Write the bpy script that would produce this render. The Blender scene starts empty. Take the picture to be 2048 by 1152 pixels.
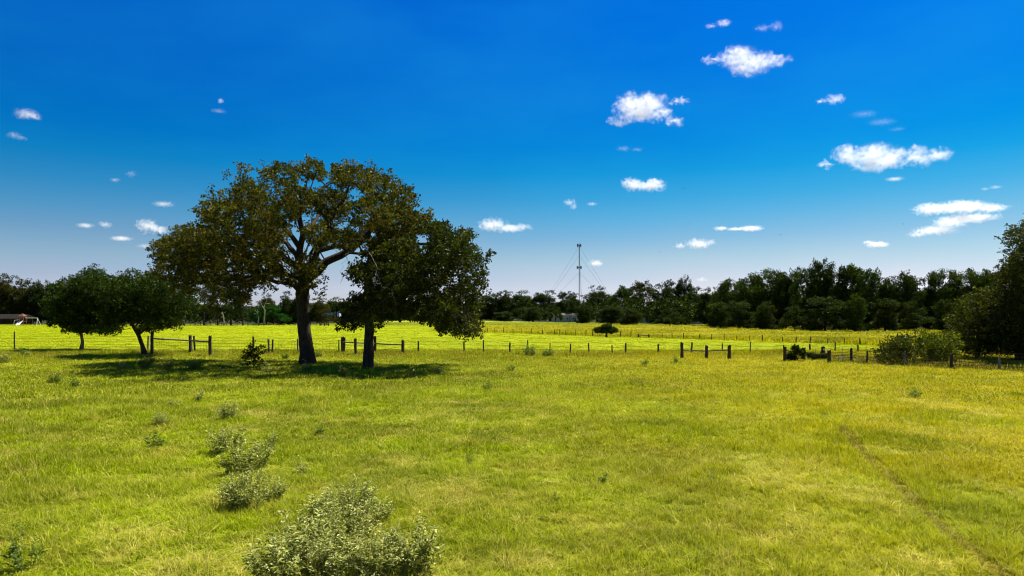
import bpy, bmesh, math, random
import numpy as np
from mathutils import Vector, Matrix, noise as mnoise

R = math.radians
sc = bpy.context.scene
col = sc.collection
CAM_H = 3.4            # drone a little above head height
F = 1384.0             # focal length in photo pixels (photo 2048 wide)
HY = 630.0             # horizon row

# ------------------------------------------------------------------ camera
cam_d = bpy.data.cameras.new("camera")
cam = bpy.data.objects.new("camera", cam_d)
col.objects.link(cam)
cam.location = (0, 0, CAM_H)
cam.rotation_euler = (R(90), 0, 0)
cam_d.sensor_width = 36
cam_d.lens = F / 2048 * 36
cam_d.shift_y = (HY - 576) / 2048
cam_d.clip_start = 0.1
cam_d.clip_end = 60000
sc.camera = cam

# ------------------------------------------------------------------ light
SUN_DIR = Vector((0.40, 0.36, 0.86)).normalized()      # towards the sun
sun_el = math.asin(SUN_DIR.z)
sun_az = math.atan2(SUN_DIR.x, SUN_DIR.y)
sd = bpy.data.lights.new("sun", 'SUN')
sd.energy = 5.0
sd.angle = R(0.5)
sd.color = (1.0, 0.955, 0.87)
sun = bpy.data.objects.new("sun", sd)
sun.rotation_euler = (-SUN_DIR).to_track_quat('-Z', 'Y').to_euler()
col.objects.link(sun)

world = bpy.data.worlds.new("World")
sc.world = world
world.use_nodes = True
nt = world.node_tree
nt.nodes.clear()
wo = nt.nodes.new('ShaderNodeOutputWorld')
bg = nt.nodes.new('ShaderNodeBackground')
sky = nt.nodes.new('ShaderNodeTexSky')
sky.sky_type = 'NISHITA'
sky.sun_disc = False
sky.sun_elevation = sun_el
sky.sun_rotation = sun_az
sky.air_density = 1.0
sky.dust_density = 0.6
sky.ozone_density = 2.0
bg.inputs[1].default_value = 0.12
tc = nt.nodes.new('ShaderNodeTexCoord')
sep = nt.nodes.new('ShaderNodeSeparateXYZ')
nt.links.new(tc.outputs['Generated'], sep.inputs[0])
ramp = nt.nodes.new('ShaderNodeValToRGB')
el = ramp.color_ramp
# polariser-deep sky: tint of the air by height above the horizon
SKY_TINT = [(0.0, (0.49, 0.43, 0.62)), (0.036, (0.445, 0.395, 0.57)), (0.050, (0.40, 0.355, 0.49)), (0.079, (0.32, 0.33, 0.41)),
            (0.108, (0.215, 0.289, 0.386)), (0.136, (0.121, 0.276, 0.387)), (0.164, (0.053, 0.254, 0.389)), (0.198, (0.009, 0.233, 0.399)),
            (0.232, (0.002, 0.204, 0.421)), (0.296, (0.002, 0.181, 0.452)), (0.406, (0.001, 0.172, 0.505)), (0.52, (0.001, 0.10, 0.32)), (1.0, (0.002, 0.045, 0.17))]
el.elements[0].position = 0.0
el.elements[1].position = 1.0
el.elements[0].color = (*SKY_TINT[0][1], 1)
el.elements[1].color = (*SKY_TINT[-1][1], 1)
for p, c in SKY_TINT[1:-1]:
    e = el.elements.new(p)
    e.color = (*c, 1)
nt.links.new(sep.outputs['Z'], ramp.inputs[0])
mul = nt.nodes.new('ShaderNodeMix')
mul.data_type = 'RGBA'
mul.blend_type = 'MULTIPLY'
mul.inputs[0].default_value = 1.0
nt.links.new(sky.outputs[0], mul.inputs[6])
nt.links.new(ramp.outputs[0], mul.inputs[7])
azr = nt.nodes.new('ShaderNodeMapRange')          # the air is clearer and darker away from the sun
azr.inputs[1].default_value = -0.6
azr.inputs[2].default_value = 0.6
nt.links.new(sep.outputs['X'], azr.inputs[0])
azm = nt.nodes.new('ShaderNodeMix'); azm.data_type = 'RGBA'
nt.links.new(azr.outputs[0], azm.inputs[0])
azm.inputs[6].default_value = (0.85, 1.02, 1.03, 1)
azm.inputs[7].default_value = (1.1, 1.18, 1.06, 1)
mul2 = nt.nodes.new('ShaderNodeMix'); mul2.data_type = 'RGBA'; mul2.blend_type = 'MULTIPLY'
mul2.inputs[0].default_value = 1.0
# thin uneven high haze
hzm = nt.nodes.new('ShaderNodeMapping'); hzm.inputs['Scale'].default_value = (1.2, 1.2, 3.5); hzm.inputs['Rotation'].default_value = (0.3, 0.2, 0.4)
nt.links.new(tc.outputs['Generated'], hzm.inputs[0])
hz = nt.nodes.new('ShaderNodeTexNoise'); hz.inputs['Scale'].default_value = 2.2; hz.inputs['Detail'].default_value = 5; hz.inputs['Roughness'].default_value = 0.5
nt.links.new(hzm.outputs[0], hz.inputs['Vector'])
hzr = nt.nodes.new('ShaderNodeMapRange'); hzr.inputs[1].default_value = 0.42; hzr.inputs[2].default_value = 0.75; hzr.inputs[4].default_value = 0.16
nt.links.new(hz.outputs[0], hzr.inputs[0])
hmx = nt.nodes.new('ShaderNodeMix'); hmx.data_type = 'RGBA'
nt.links.new(hzr.outputs[0], hmx.inputs[0])
nt.links.new(mul.outputs[2], hmx.inputs[6])
hmx.inputs[7].default_value = (0.12, 1.9, 3.6, 1)
nt.links.new(hmx.outputs[2], mul2.inputs[6])
nt.links.new(azm.outputs[2], mul2.inputs[7])
nt.links.new(mul2.outputs[2], bg.inputs[0])
nt.links.new(bg.outputs[0], wo.inputs[0])

sc.view_settings.view_transform = 'Standard'
sc.view_settings.look = 'None'
sc.view_settings.exposure = 1.0
sc.view_settings.gamma = 1.0
sc.render.engine = 'CYCLES'
cy = sc.cycles
cy.max_bounces = 8
cy.diffuse_bounces = 3
cy.glossy_bounces = 2
cy.transmission_bounces = 3
cy.volume_bounces = 4
cy.transparent_max_bounces = 8
cy.use_denoising = True
cy.filter_width = 1.1
cy.sample_clamp_indirect = 6.0
cy.use_adaptive_sampling = True
cy.adaptive_threshold = 0.02

# ------------------------------------------------------------------ helpers
def tag(o, label=None, cat=None, group=None, kind=None):
    if label: o["label"] = label
    if cat: o["category"] = cat
    if group: o["group"] = group
    if kind: o["kind"] = kind
    return o

def link(name, me, mat=None, parent=None, loc=None):
    o = bpy.data.objects.new(name, me)
    if mat is not None and me is not None and not me.materials:
        me.materials.append(mat)
    col.objects.link(o)
    if parent is not None: o.parent = parent
    if loc is not None: o.location = loc
    return o

def empty(name, loc, rz=0.0):
    o = bpy.data.objects.new(name, None)
    o.location = loc
    o.rotation_euler = (0, 0, rz)
    o.empty_display_size = 0.3
    col.objects.link(o)
    return o

def copy_tree(o, parent=None):
    c = o.copy()
    col.objects.link(c)
    c.parent = parent
    for ch in list(o.children):
        copy_tree(ch, c)
    return c

def np_mesh(name, verts, faces, smooth=False, attr=None):
    """verts (n,3); faces (m,k) all of one size; attr dict name->(n,) or (n,3) point attributes"""
    me = bpy.data.meshes.new(name)
    v = np.asarray(verts, dtype=np.float32)
    f = np.asarray(faces, dtype=np.int32)
    m, k = f.shape
    me.vertices.add(len(v))
    me.vertices.foreach_set('co', v.ravel())
    me.loops.add(m * k)
    me.loops.foreach_set('vertex_index', f.ravel())
    me.polygons.add(m)
    me.polygons.foreach_set('loop_start', np.arange(0, m * k, k, dtype=np.int32))
    me.polygons.foreach_set('loop_total', np.full(m, k, dtype=np.int32))
    if smooth:
        me.polygons.foreach_set('use_smooth', np.ones(m, dtype=bool))
    me.update(calc_edges=True)
    if attr:
        for an, av in attr.items():
            av = np.asarray(av, dtype=np.float32)
            if av.ndim == 1:
                a = me.attributes.new(an, 'FLOAT', 'POINT')
                a.data.foreach_set('value', av)
            else:
                a = me.attributes.new(an, 'FLOAT_VECTOR', 'POINT')
                a.data.foreach_set('vector', av.ravel())
    return me

def dist_of(ybase):
    return CAM_H * F / (ybase - HY)

def at(x, d, y=None):
    """photo column x at distance d -> ground point, or the point seen at row y"""
    X = (x - 1024) / F * d
    Z = 0.0 if y is None else CAM_H + (HY - y) / F * d
    return Vector((X, d, Z))

def vnoise(x, y, s, seed=0):
    """smooth value noise on numpy arrays, 0..1"""
    x = np.asarray(x) / s + 37.7 * seed + 500
    y = np.asarray(y) / s + 91.3 * seed + 500
    xi = np.floor(x).astype(np.int64); yi = np.floor(y).astype(np.int64)
    xf = x - xi; yf = y - yi
    u = xf * xf * (3 - 2 * xf); w = yf * yf * (3 - 2 * yf)
    def h(a, b):
        n = (a * 374761393 + b * 668265263 + seed * 1442695) & 0xffffffff
        n = ((n ^ (n >> 13)) * 1274126177) & 0xffffffff
        return ((n ^ (n >> 16)) & 0xffff) / 65535.0
    return ((h(xi, yi) * (1 - u) + h(xi + 1, yi) * u) * (1 - w) + (h(xi, yi + 1) * (1 - u) + h(xi + 1, yi + 1) * u) * w)

# ------------------------------------------------------------------ materials
def new_mat(name):
    m = bpy.data.materials.new(name)
    m.use_nodes = True
    n = m.node_tree
    n.nodes.clear()
    out = n.nodes.new('ShaderNodeOutputMaterial')
    return m, n, out

def N(n, t, **kw):
    nd = n.nodes.new(t)
    for k, v in kw.items(): setattr(nd, k, v)
    return nd

def mixc(n, fac, a, b, blend='MIX'):
    mx = N(n, 'ShaderNodeMix', data_type='RGBA', blend_type=blend)
    for i, s in ((0, fac), (6, a), (7, b)):
        if hasattr(s, 'is_linked') or hasattr(s, 'links'):
            n.links.new(s, mx.inputs[i])
        elif isinstance(s, (int, float)):
            mx.inputs[i].default_value = s
        else:
            mx.inputs[i].default_value = (*s, 1)
    return mx.outputs[2]

def noise_fac(n, vec, scale, lo, hi, detail=3.0, rough=0.55):
    t = N(n, 'ShaderNodeTexNoise')
    t.inputs['Scale'].default_value = scale
    t.inputs['Detail'].default_value = detail
    t.inputs['Roughness'].default_value = rough
    if vec is not None: n.links.new(vec, t.inputs['Vector'])
    mr = N(n, 'ShaderNodeMapRange')
    mr.inputs[1].default_value = lo
    mr.inputs[2].default_value = hi
    n.links.new(t.outputs[0], mr.inputs[0])
    return mr.outputs[0]

def maprange(n, v, a, b, c=0.0, d=1.0):
    mr = N(n, 'ShaderNodeMapRange')
    n.links.new(v, mr.inputs[0])
    for i, q in enumerate((a, b, c, d)): mr.inputs[i + 1].default_value = q
    return mr.outputs[0]

def math_n(n, op, a, b=None, clamp=False):
    m = N(n, 'ShaderNodeMath', operation=op)
    m.use_clamp = clamp
    for i, s in enumerate((a, b)):
        if s is None: continue
        if isinstance(s, (int, float)): m.inputs[i].default_value = s
        else: n.links.new(s, m.inputs[i])
    return m.outputs[0]

def leaf_mat(name, dark, mid, light, tint=None, tint_amt=0.15, trans=0.35, rough=0.5, patch=0.35):
    """foliage: colour differs leaf by leaf (attribute) and clump by clump (noise)"""
    m, n, out = new_mat(name)
    a = N(n, 'ShaderNodeAttribute', attribute_name='tint')
    geo = N(n, 'ShaderNodeTexCoord')
    pf = noise_fac(n, geo.outputs['Object'], patch, 0.35, 0.65, 3)
    c = mixc(n, a.outputs['Fac'], dark, mid)
    lf = maprange(n, a.outputs['Fac'], 0.55, 1.0)
    c = mixc(n, math_n(n, 'MULTIPLY', lf, pf), c, light)
    if tint:
        tf = noise_fac(n, geo.outputs['Object'], patch * 1.7, 0.5, 0.72, 4)
        tf = math_n(n, 'MULTIPLY', tf, tint_amt * 2)
        c = mixc(n, tf, c, tint)
    b = N(n, 'ShaderNodeBsdfPrincipled')
    n.links.new(c, b.inputs['Base Color'])
    b.inputs['Roughness'].default_value = rough
    b.inputs['Specular IOR Level'].default_value = 0.06
    tr = N(n, 'ShaderNodeBsdfTranslucent')
    c2 = mixc(n, 1.0, c, (1.25, 1.35, 0.45), 'MULTIPLY')
    n.links.new(c2, tr.inputs[0])
    mx = N(n, 'ShaderNodeMixShader')
    mx.inputs[0].default_value = trans
    n.links.new(b.outputs[0], mx.inputs[1])
    n.links.new(tr.outputs[0], mx.inputs[2])
    n.links.new(mx.outputs[0], out.inputs[0])
    return m

def simple_mat(name, c1, c2, scale=6.0, rough=0.9, stretch=(1, 1, 1), bump=0.4, metal=0.0):
    m, n, out = new_mat(name)
    t = N(n, 'ShaderNodeTexCoord')
    mp = N(n, 'ShaderNodeMapping')
    mp.inputs['Scale'].default_value = stretch
    n.links.new(t.outputs['Object'], mp.inputs[0])
    f = noise_fac(n, mp.outputs[0], scale, 0.3, 0.7, 5, 0.65)
    c = mixc(n, f, c1, c2)
    b = N(n, 'ShaderNodeBsdfPrincipled')
    n.links.new(c, b.inputs['Base Color'])
    b.inputs['Roughness'].default_value = rough
    b.inputs['Metallic'].default_value = metal
    b.inputs['Specular IOR Level'].default_value = 0.2
    if bump:
        bp = N(n, 'ShaderNodeBump')
        bp.inputs['Strength'].default_value = bump
        bp.inputs['Distance'].default_value = 0.03
        n.links.new(f, bp.inputs['Height'])
        n.links.new(bp.outputs[0], b.inputs['Normal'])
    n.links.new(b.outputs[0], out.inputs[0])
    return m

LIME = (0.335, 0.405, 0.002)
OLIVE = (0.175, 0.215, 0.003)
STRAW = (0.58, 0.47, 0.09)
GOLD = (0.51, 0.445, 0.001)
HAY = (0.40, 0.50, 0.012)
MEADOW = (0.40, 0.40, 0.016)
RUST = (0.22, 0.13, 0.035)

# the far fence runs along this line: from A to B on the ground
FF_A = at(975, dist_of(665)); FF_B = at(1700, dist_of(689))

RUT = [at(1682, dist_of(860)), at(1760, dist_of(940)), at(1880, dist_of(1050)), at(2010, dist_of(1150)), at(2250, dist_of(1400))]
RUT = np.array([(p.x, p.y) for p in RUT])
def zone_colour(n, pos, fine=True):
    """colour of the vegetation by where it grows (world position)"""
    sp = N(n, 'ShaderNodeSeparateXYZ')
    n.links.new(pos, sp.inputs[0])
    X, Y = sp.outputs[0], sp.outputs[1]
    # near pasture
    p1 = noise_fac(n, pos, 0.22, 0.38, 0.62, 5, 0.65)
    c = mixc(n, p1, OLIVE, LIME)
    gx = maprange(n, X, -2.0, 14.0)
    gx = math_n(n, 'MULTIPLY', gx, noise_fac(n, pos, 0.3, 0.2, 0.6, 3))
    c = mixc(n, gx, c, GOLD)
    far_gold = maprange(n, Y, 24.0, 55.0, 0.0, 0.22)
    c = mixc(n, far_gold, c, GOLD)
    st = noise_fac(n, pos, 0.5, 0.50, 0.70, 5, 0.72)
    st = math_n(n, 'MULTIPLY', st, maprange(n, X, 0.0, 8.0, 0.46, 0.12))
    c = mixc(n, st, c, STRAW)
    # hay field beyond the front fence
    hb = maprange(n, math_n(n, 'ADD', Y, math_n(n, 'MULTIPLY', noise_fac(n, pos, 0.28, 0.2, 0.8, 4), 9.0)), 66.0, 72.0)
    mp = N(n, 'ShaderNodeMapping')
    mp.inputs['Scale'].default_value = (0.03, 0.10, 0.1)
    n.links.new(pos, mp.inputs[0])
    hs = noise_fac(n, mp.outputs[0], 1.0, 0.25, 0.75, 5)
    hc = mixc(n, hs, (0.31, 0.38, 0.002), (0.44, 0.47, 0.002))
    c = mixc(n, hb, c, hc)
    # weedy meadow beyond the far fence
    d = (FF_B - FF_A); nx, ny = -d.y, d.x
    L = math.hypot(nx, ny); nx /= L; ny /= L
    if ny < 0: nx, ny = -nx, -ny
    off = nx * FF_A.x + ny * FF_A.y
    s = math_n(n, 'ADD', math_n(n, 'MULTIPLY', X, nx), math_n(n, 'MULTIPLY', Y, ny))
    s = math_n(n, 'ADD', s, math_n(n, 'MULTIPLY', noise_fac(n, pos, 0.2, 0, 1), 2.0))
    mb = maprange(n, s, off - 0.5, off + 1.5)
    mp2 = N(n, 'ShaderNodeMapping')
    mp2.inputs['Scale'].default_value = (0.08, 0.16, 0.1)
    n.links.new(pos, mp2.inputs[0])
    ms = noise_fac(n, mp2.outputs[0], 1.0, 0.35, 0.65, 5, 0.7)
    mc = mixc(n, ms, (0.24, 0.25, 0.004), (0.58, 0.51, 0.003))
    side = maprange(n, X, -22.0, -14.0)
    c = mixc(n, math_n(n, 'MULTIPLY', mb, side), c, mc)
    # verge beyond the hay field
    vb = maprange(n, Y, 222.0, 226.0)
    c = mixc(n, vb, c, mixc(n, ms, (0.20, 0.26, 0.02), (0.42, 0.42, 0.02)))
    # weedy, browner strip along the front fence
    stp = math_n(n, 'SUBTRACT', 1.0, math_n(n, 'DIVIDE', math_n(n, 'ABSOLUTE', math_n(n, 'SUBTRACT', Y, 59.0)), 8.0), clamp=True)
    stp = math_n(n, 'MULTIPLY', math_n(n, 'MULTIPLY', stp, noise_fac(n, pos, 0.35, 0.42, 0.62, 4)), 0.6)
    c = mixc(n, stp, c, (0.27, 0.20, 0.02))
    # rank, browner verge along the net fence
    fa, fb = at(1655, dist_of(725)), at(2260, dist_of(756))
    fdx, fdy = fb.x - fa.x, fb.y - fa.y; fl = math.hypot(fdx, fdy)
    sd = math_n(n, 'ADD', math_n(n, 'MULTIPLY', math_n(n, 'SUBTRACT', X, fa.x), -fdy / fl), math_n(n, 'MULTIPLY', math_n(n, 'SUBTRACT', Y, fa.y), fdx / fl))
    sd = math_n(n, 'ADD', sd, math_n(n, 'MULTIPLY', noise_fac(n, pos, 0.8, 0.3, 0.7), 1.2))
    vg = math_n(n, 'MULTIPLY', maprange(n, sd, -0.6, 0.4), maprange(n, sd, 9.0, 7.0))
    vg = math_n(n, 'MULTIPLY', vg, maprange(n, X, fa.x - 1, fa.x + 2))
    c = mixc(n, math_n(n, 'MULTIPLY', vg, 0.95), c, mixc(n, noise_fac(n, pos, 0.9, 0.4, 0.6), (0.07, 0.09, 0.006), (0.22, 0.16, 0.012)))
    # worn wheel rut on the right of the pasture
    rut = None
    for a_, b__ in zip(RUT[:-1], RUT[1:]):
        ab = b__ - a_; LL = float(ab @ ab)
        t = math_n(n, 'DIVIDE', math_n(n, 'ADD', math_n(n, 'MULTIPLY', math_n(n, 'SUBTRACT', X, float(a_[0])), float(ab[0])), math_n(n, 'MULTIPLY', math_n(n, 'SUBTRACT', Y, float(a_[1])), float(ab[1]))), LL, clamp=True)
        ex = math_n(n, 'SUBTRACT', math_n(n, 'SUBTRACT', X, float(a_[0])), math_n(n, 'MULTIPLY', t, float(ab[0])))
        ey = math_n(n, 'SUBTRACT', math_n(n, 'SUBTRACT', Y, float(a_[1])), math_n(n, 'MULTIPLY', t, float(ab[1])))
        dd_ = math_n(n, 'SQRT', math_n(n, 'ADD', math_n(n, 'MULTIPLY', ex, ex), math_n(n, 'MULTIPLY', ey, ey)))
        rut = dd_ if rut is None else math_n(n, 'MINIMUM', rut, dd_)
    rf = math_n(n, 'MULTIPLY', maprange(n, rut, 0.20, 0.04), noise_fac(n, pos, 1.2, 0.25, 0.5, 3))
    c = mixc(n, math_n(n, 'MULTIPLY', rf, 0.6), c, (0.17, 0.11, 0.015))
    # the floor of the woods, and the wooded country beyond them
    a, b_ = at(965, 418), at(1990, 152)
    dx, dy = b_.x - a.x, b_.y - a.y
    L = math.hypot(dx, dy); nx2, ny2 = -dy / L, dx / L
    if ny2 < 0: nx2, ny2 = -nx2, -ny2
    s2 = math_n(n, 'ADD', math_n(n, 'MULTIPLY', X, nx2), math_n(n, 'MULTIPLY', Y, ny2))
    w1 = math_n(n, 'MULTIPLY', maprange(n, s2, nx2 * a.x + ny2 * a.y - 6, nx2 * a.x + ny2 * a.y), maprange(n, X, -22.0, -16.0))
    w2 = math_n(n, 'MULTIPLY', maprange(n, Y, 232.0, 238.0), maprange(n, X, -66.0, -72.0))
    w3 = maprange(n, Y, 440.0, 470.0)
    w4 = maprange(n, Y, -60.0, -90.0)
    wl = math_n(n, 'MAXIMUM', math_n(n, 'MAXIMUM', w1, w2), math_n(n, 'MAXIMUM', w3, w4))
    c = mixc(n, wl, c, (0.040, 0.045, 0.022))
    return c, X, Y

def ground_mat():
    m, n, out = new_mat('ground_turf')
    g = N(n, 'ShaderNodeNewGeometry')
    c, X, Y = zone_colour(n, g.outputs['Position'])
    f = noise_fac(n, g.outputs['Position'], 6.0, 0.3, 0.7, 6, 0.75)
    near = maprange(n, Y, 45.0, 140.0, 0.52, 0.95)      # thatch and soil show between the blades of the long near grass
    dk = mixc(n, f, (0.5, 0.5, 0.5), (1.1, 1.1, 1.1))
    c = mixc(n, 1.0, c, dk, 'MULTIPLY')
    c = mixc(n, near, mixc(n, 0.5, c, (0.10, 0.085, 0.03)), c)
    b = N(n, 'ShaderNodeBsdfPrincipled')
    n.links.new(c, b.inputs['Base Color'])
    b.inputs['Roughness'].default_value = 1.0
    b.inputs['Specular IOR Level'].default_value = 0.05
    bp = N(n, 'ShaderNodeBump')
    bp.inputs['Strength'].default_value = 0.6
    bp.inputs['Distance'].default_value = 0.08
    n.links.new(f, bp.inputs['Height'])
    n.links.new(bp.outputs[0], b.inputs['Normal'])
    n.links.new(b.outputs[0], out.inputs[0])
    return m

def grass_mat(name, gain=1.0, straw=0.25):
    m, n, out = new_mat(name)
    g = N(n, 'ShaderNodeNewGeometry')
    c, X, Y = zone_colour(n, g.outputs['Position'])
    a = N(n, 'ShaderNodeAttribute', attribute_name='tint')
    k = mixc(n, a.outputs['Fac'], (0.38 * gain, 0.46 * gain, 0.35 * gain), (1.55 * gain, 1.48 * gain, 1.4 * gain))
    c = mixc(n, 1.0, c, k, 'MULTIPLY')
    dry = N(n, 'ShaderNodeAttribute', attribute_name='dry')
    c = mixc(n, math_n(n, 'MULTIPLY', dry.outputs['Fac'], straw * 3), c, (0.66 * gain, 0.55 * gain, 0.13 * gain))
    b = N(n, 'ShaderNodeBsdfPrincipled')
    n.links.new(c, b.inputs['Base Color'])
    b.inputs['Roughness'].default_value = 0.55
    b.inputs['Specular IOR Level'].default_value = 0.06
    tr = N(n, 'ShaderNodeBsdfTranslucent')
    c2 = mixc(n, 1.0, c, (1.1, 1.15, 0.6), 'MULTIPLY')
    n.links.new(c2, tr.inputs[0])
    mx = N(n, 'ShaderNodeMixShader')
    mx.inputs[0].default_value = 0.32
    n.links.new(b.outputs[0], mx.inputs[1])
    n.links.new(tr.outputs[0], mx.inputs[2])
    n.links.new(mx.outputs[0], out.inputs[0])
    return m

M_BARK = simple_mat('bark_dark', (0.012, 0.010, 0.008), (0.075, 0.058, 0.042), 9, 0.95, (1, 1, 0.25), 0.9)
M_BARK_PALE = simple_mat('bark_pale', (0.22, 0.19, 0.15), (0.42, 0.38, 0.30), 8, 0.9, (1, 1, 0.3), 0.5)
M_OAK = leaf_mat('oak_leaves', (0.012, 0.017, 0.002), (0.098, 0.100, 0.007), (0.31, 0.27, 0.018), (0.19, 0.10, 0.012), 0.20, 0.30, 0.42, 0.30)
M_OAK2 = leaf_mat('dark_oak_leaves', (0.008, 0.016, 0.002), (0.055, 0.068, 0.005), (0.18, 0.175, 0.014), (0.10, 0.07, 0.01), 0.12, 0.28, 0.42, 0.35)
M_SMALL = leaf_mat('small_tree_leaves', (0.008, 0.020, 0.002), (0.038, 0.066, 0.004), (0.15, 0.19, 0.015), None, 0, 0.28, 0.42, 0.5)
M_FAR = [leaf_mat('far_leaves_dark', (0.008, 0.016, 0.003), (0.038, 0.058, 0.006), (0.13, 0.165, 0.018), None, 0, 0.25, 0.6, 0.25),
         leaf_mat('far_leaves_green', (0.009, 0.020, 0.003), (0.048, 0.080, 0.007), (0.16, 0.22, 0.02), None, 0, 0.25, 0.6, 0.25),
         leaf_mat('far_leaves_olive', (0.012, 0.015, 0.003), (0.060, 0.064, 0.008), (0.19, 0.18, 0.02), (0.14, 0.08, 0.02), 0.15, 0.25, 0.6, 0.25),
         leaf_mat('far_leaves_bright', (0.008, 0.03, 0.004), (0.025, 0.11, 0.010), (0.08, 0.25, 0.02), None, 0, 0.25, 0.6, 0.4),
         leaf_mat('far_leaves_brown', (0.03, 0.018, 0.008), (0.10, 0.06, 0.03), (0.2, 0.13, 0.06), None, 0, 0.2, 0.7, 0.4)]
M_BRAMBLE = leaf_mat('bramble_leaves', (0.014, 0.024, 0.003), (0.09, 0.12, 0.008), (0.34, 0.36, 0.03), (0.36, 0.32, 0.03), 0.2, 0.35, 0.4, 0.8)
M_EDGE = leaf_mat('edge_tree_leaves', (0.010, 0.018, 0.003), (0.055, 0.070, 0.006), (0.20, 0.20, 0.018), (0.26, 0.20, 0.02), 0.18, 0.3, 0.5, 0.6)
M_WEED = leaf_mat('silver_weed_leaves', (0.05, 0.07, 0.008), (0.32, 0.34, 0.08), (0.76, 0.75, 0.34), None, 0, 0.25, 0.6, 2.0)
M_WEED_G = leaf_mat('green_weed_leaves', (0.03, 0.06, 0.01), (0.11, 0.17, 0.02), (0.30, 0.36, 0.07), None, 0, 0.3, 0.6, 2.0)
M_STEM = simple_mat('weed_stem', (0.16, 0.18, 0.06), (0.32, 0.30, 0.10), 10, 0.9, bump=0)
M_POST = simple_mat('weathered_post', (0.015, 0.012, 0.010), (0.10, 0.078, 0.06), 7, 0.95, (1, 1, 0.15), 0.6)
M_POST_PALE = simple_mat('grey_weathered_post', (0.06, 0.052, 0.045), (0.30, 0.26, 0.21), 7, 0.95, (1, 1, 0.15), 0.6)
M_RAIL = simple_mat('grey_weathered_rail', (0.03, 0.025, 0.02), (0.22, 0.19, 0.16), 5, 0.95, (0.2, 1, 1), 0.6)
M_WIRE = simple_mat('rusty_wire', (0.03, 0.022, 0.018), (0.09, 0.07, 0.055), 3, 0.7, bump=0, metal=0.3)
M_STEEL = simple_mat('mast_steel', (0.015, 0.012, 0.013), (0.05, 0.035, 0.035), 0.5, 0.6, bump=0, metal=0.3)
M_WHITE = simple_mat('white_paint', (0.62, 0.62, 0.60), (0.8, 0.8, 0.78), 1.0, 0.6, bump=0.05)
M_TAN = simple_mat('tan_siding', (0.66, 0.50, 0.27), (0.76, 0.60, 0.36), 1.0, 0.8, bump=0.05)
M_ROOF = simple_mat('grey_roof', (0.05, 0.048, 0.042), (0.11, 0.10, 0.085), 1.0, 0.8, bump=0.1)
M_RUSTROOF = simple_mat('brown_tin_roof', (0.008, 0.007, 0.006), (0.02, 0.016, 0.013), 0.8, 1.0, bump=0.1)
M_DARK = simple_mat('dark_glass', (0.01, 0.01, 0.012), (0.03, 0.03, 0.035), 1.0, 0.2, bump=0)
M_RED = simple_mat('red_brown_wood', (0.14, 0.05, 0.03), (0.24, 0.10, 0.06), 3.0, 0.8, bump=0.1)
M_BIRD = simple_mat('bird_feathers', (0.01, 0.01, 0.01), (0.04, 0.035, 0.03), 5.0, 0.8, bump=0)
M_GROUND = ground_mat()

# ------------------------------------------------------------------ ground
def in_meadow(x, y):
    d = FF_B - FF_A
    nx, ny = -d.y, d.x
    L = math.hypot(nx, ny); nx /= L; ny /= L
    if ny < 0: nx, ny = -nx, -ny
    return ((x - FF_A.x) * nx + (y - FF_A.y) * ny > 0.3) & (x > -18)

def gz(x, y):
    """gentle lumps in the turf"""
    x = np.asarray(x, dtype=float); y = np.asarray(y, dtype=float)
    a = (vnoise(x, y, 9.0, 1) - 0.5) * 0.16 + (vnoise(x, y, 2.3, 2) - 0.5) * 0.06
    fade = np.clip((150 - np.hypot(x, y)) / 100, 0, 1)
    return a * fade

def gzf(x, y):
    return float(gz(np.array([x]), np.array([y]))[0])

def build_ground():
    # a fan of rings, fine near the camera and coarse at the horizon
    rs = np.concatenate([np.arange(2, 80, 0.5), np.arange(80, 300, 5), np.geomspace(300, 12000, 14)])
    ths = np.linspace(0, 2 * math.pi, 361)[:-1]
    rr, tt = np.meshgrid(rs, ths, indexing='ij')
    x = rr * np.sin(tt); y = rr * np.cos(tt)
    z = gz(x, y)
    v = np.stack([x.ravel(), y.ravel(), z.ravel()], 1)
    nr, nth = rr.shape
    i = np.arange(nr - 1)[:, None]; j = np.arange(nth)[None, :]
    j2 = (j + 1) % nth
    f = np.stack([(i * nth + j), (i * nth + j2), ((i + 1) * nth + j2), ((i + 1) * nth + j)], -1).reshape(-1, 4)[:, ::-1]
    v = np.vstack([v, [[0, 0, 0]]])
    me = np_mesh('ground', v, f, True)
    bm = bmesh.new(); bm.from_mesh(me); bm.verts.ensure_lookup_table()
    c = bm.verts[len(v) - 1]
    for k in range(nth):
        bm.faces.new((c, bm.verts[k], bm.verts[(k + 1) % nth]))
    bmesh.ops.recalc_face_normals(bm, faces=bm.faces)
    bm.to_mesh(me); bm.free()
    if me.polygons[0].normal.z < 0: me.flip_normals()
    me.polygons.foreach_set('use_smooth', np.ones(len(me.polygons), dtype=bool))
    o = link('ground', me, M_GROUND)
    tag(o, kind='structure')
build_ground()

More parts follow.
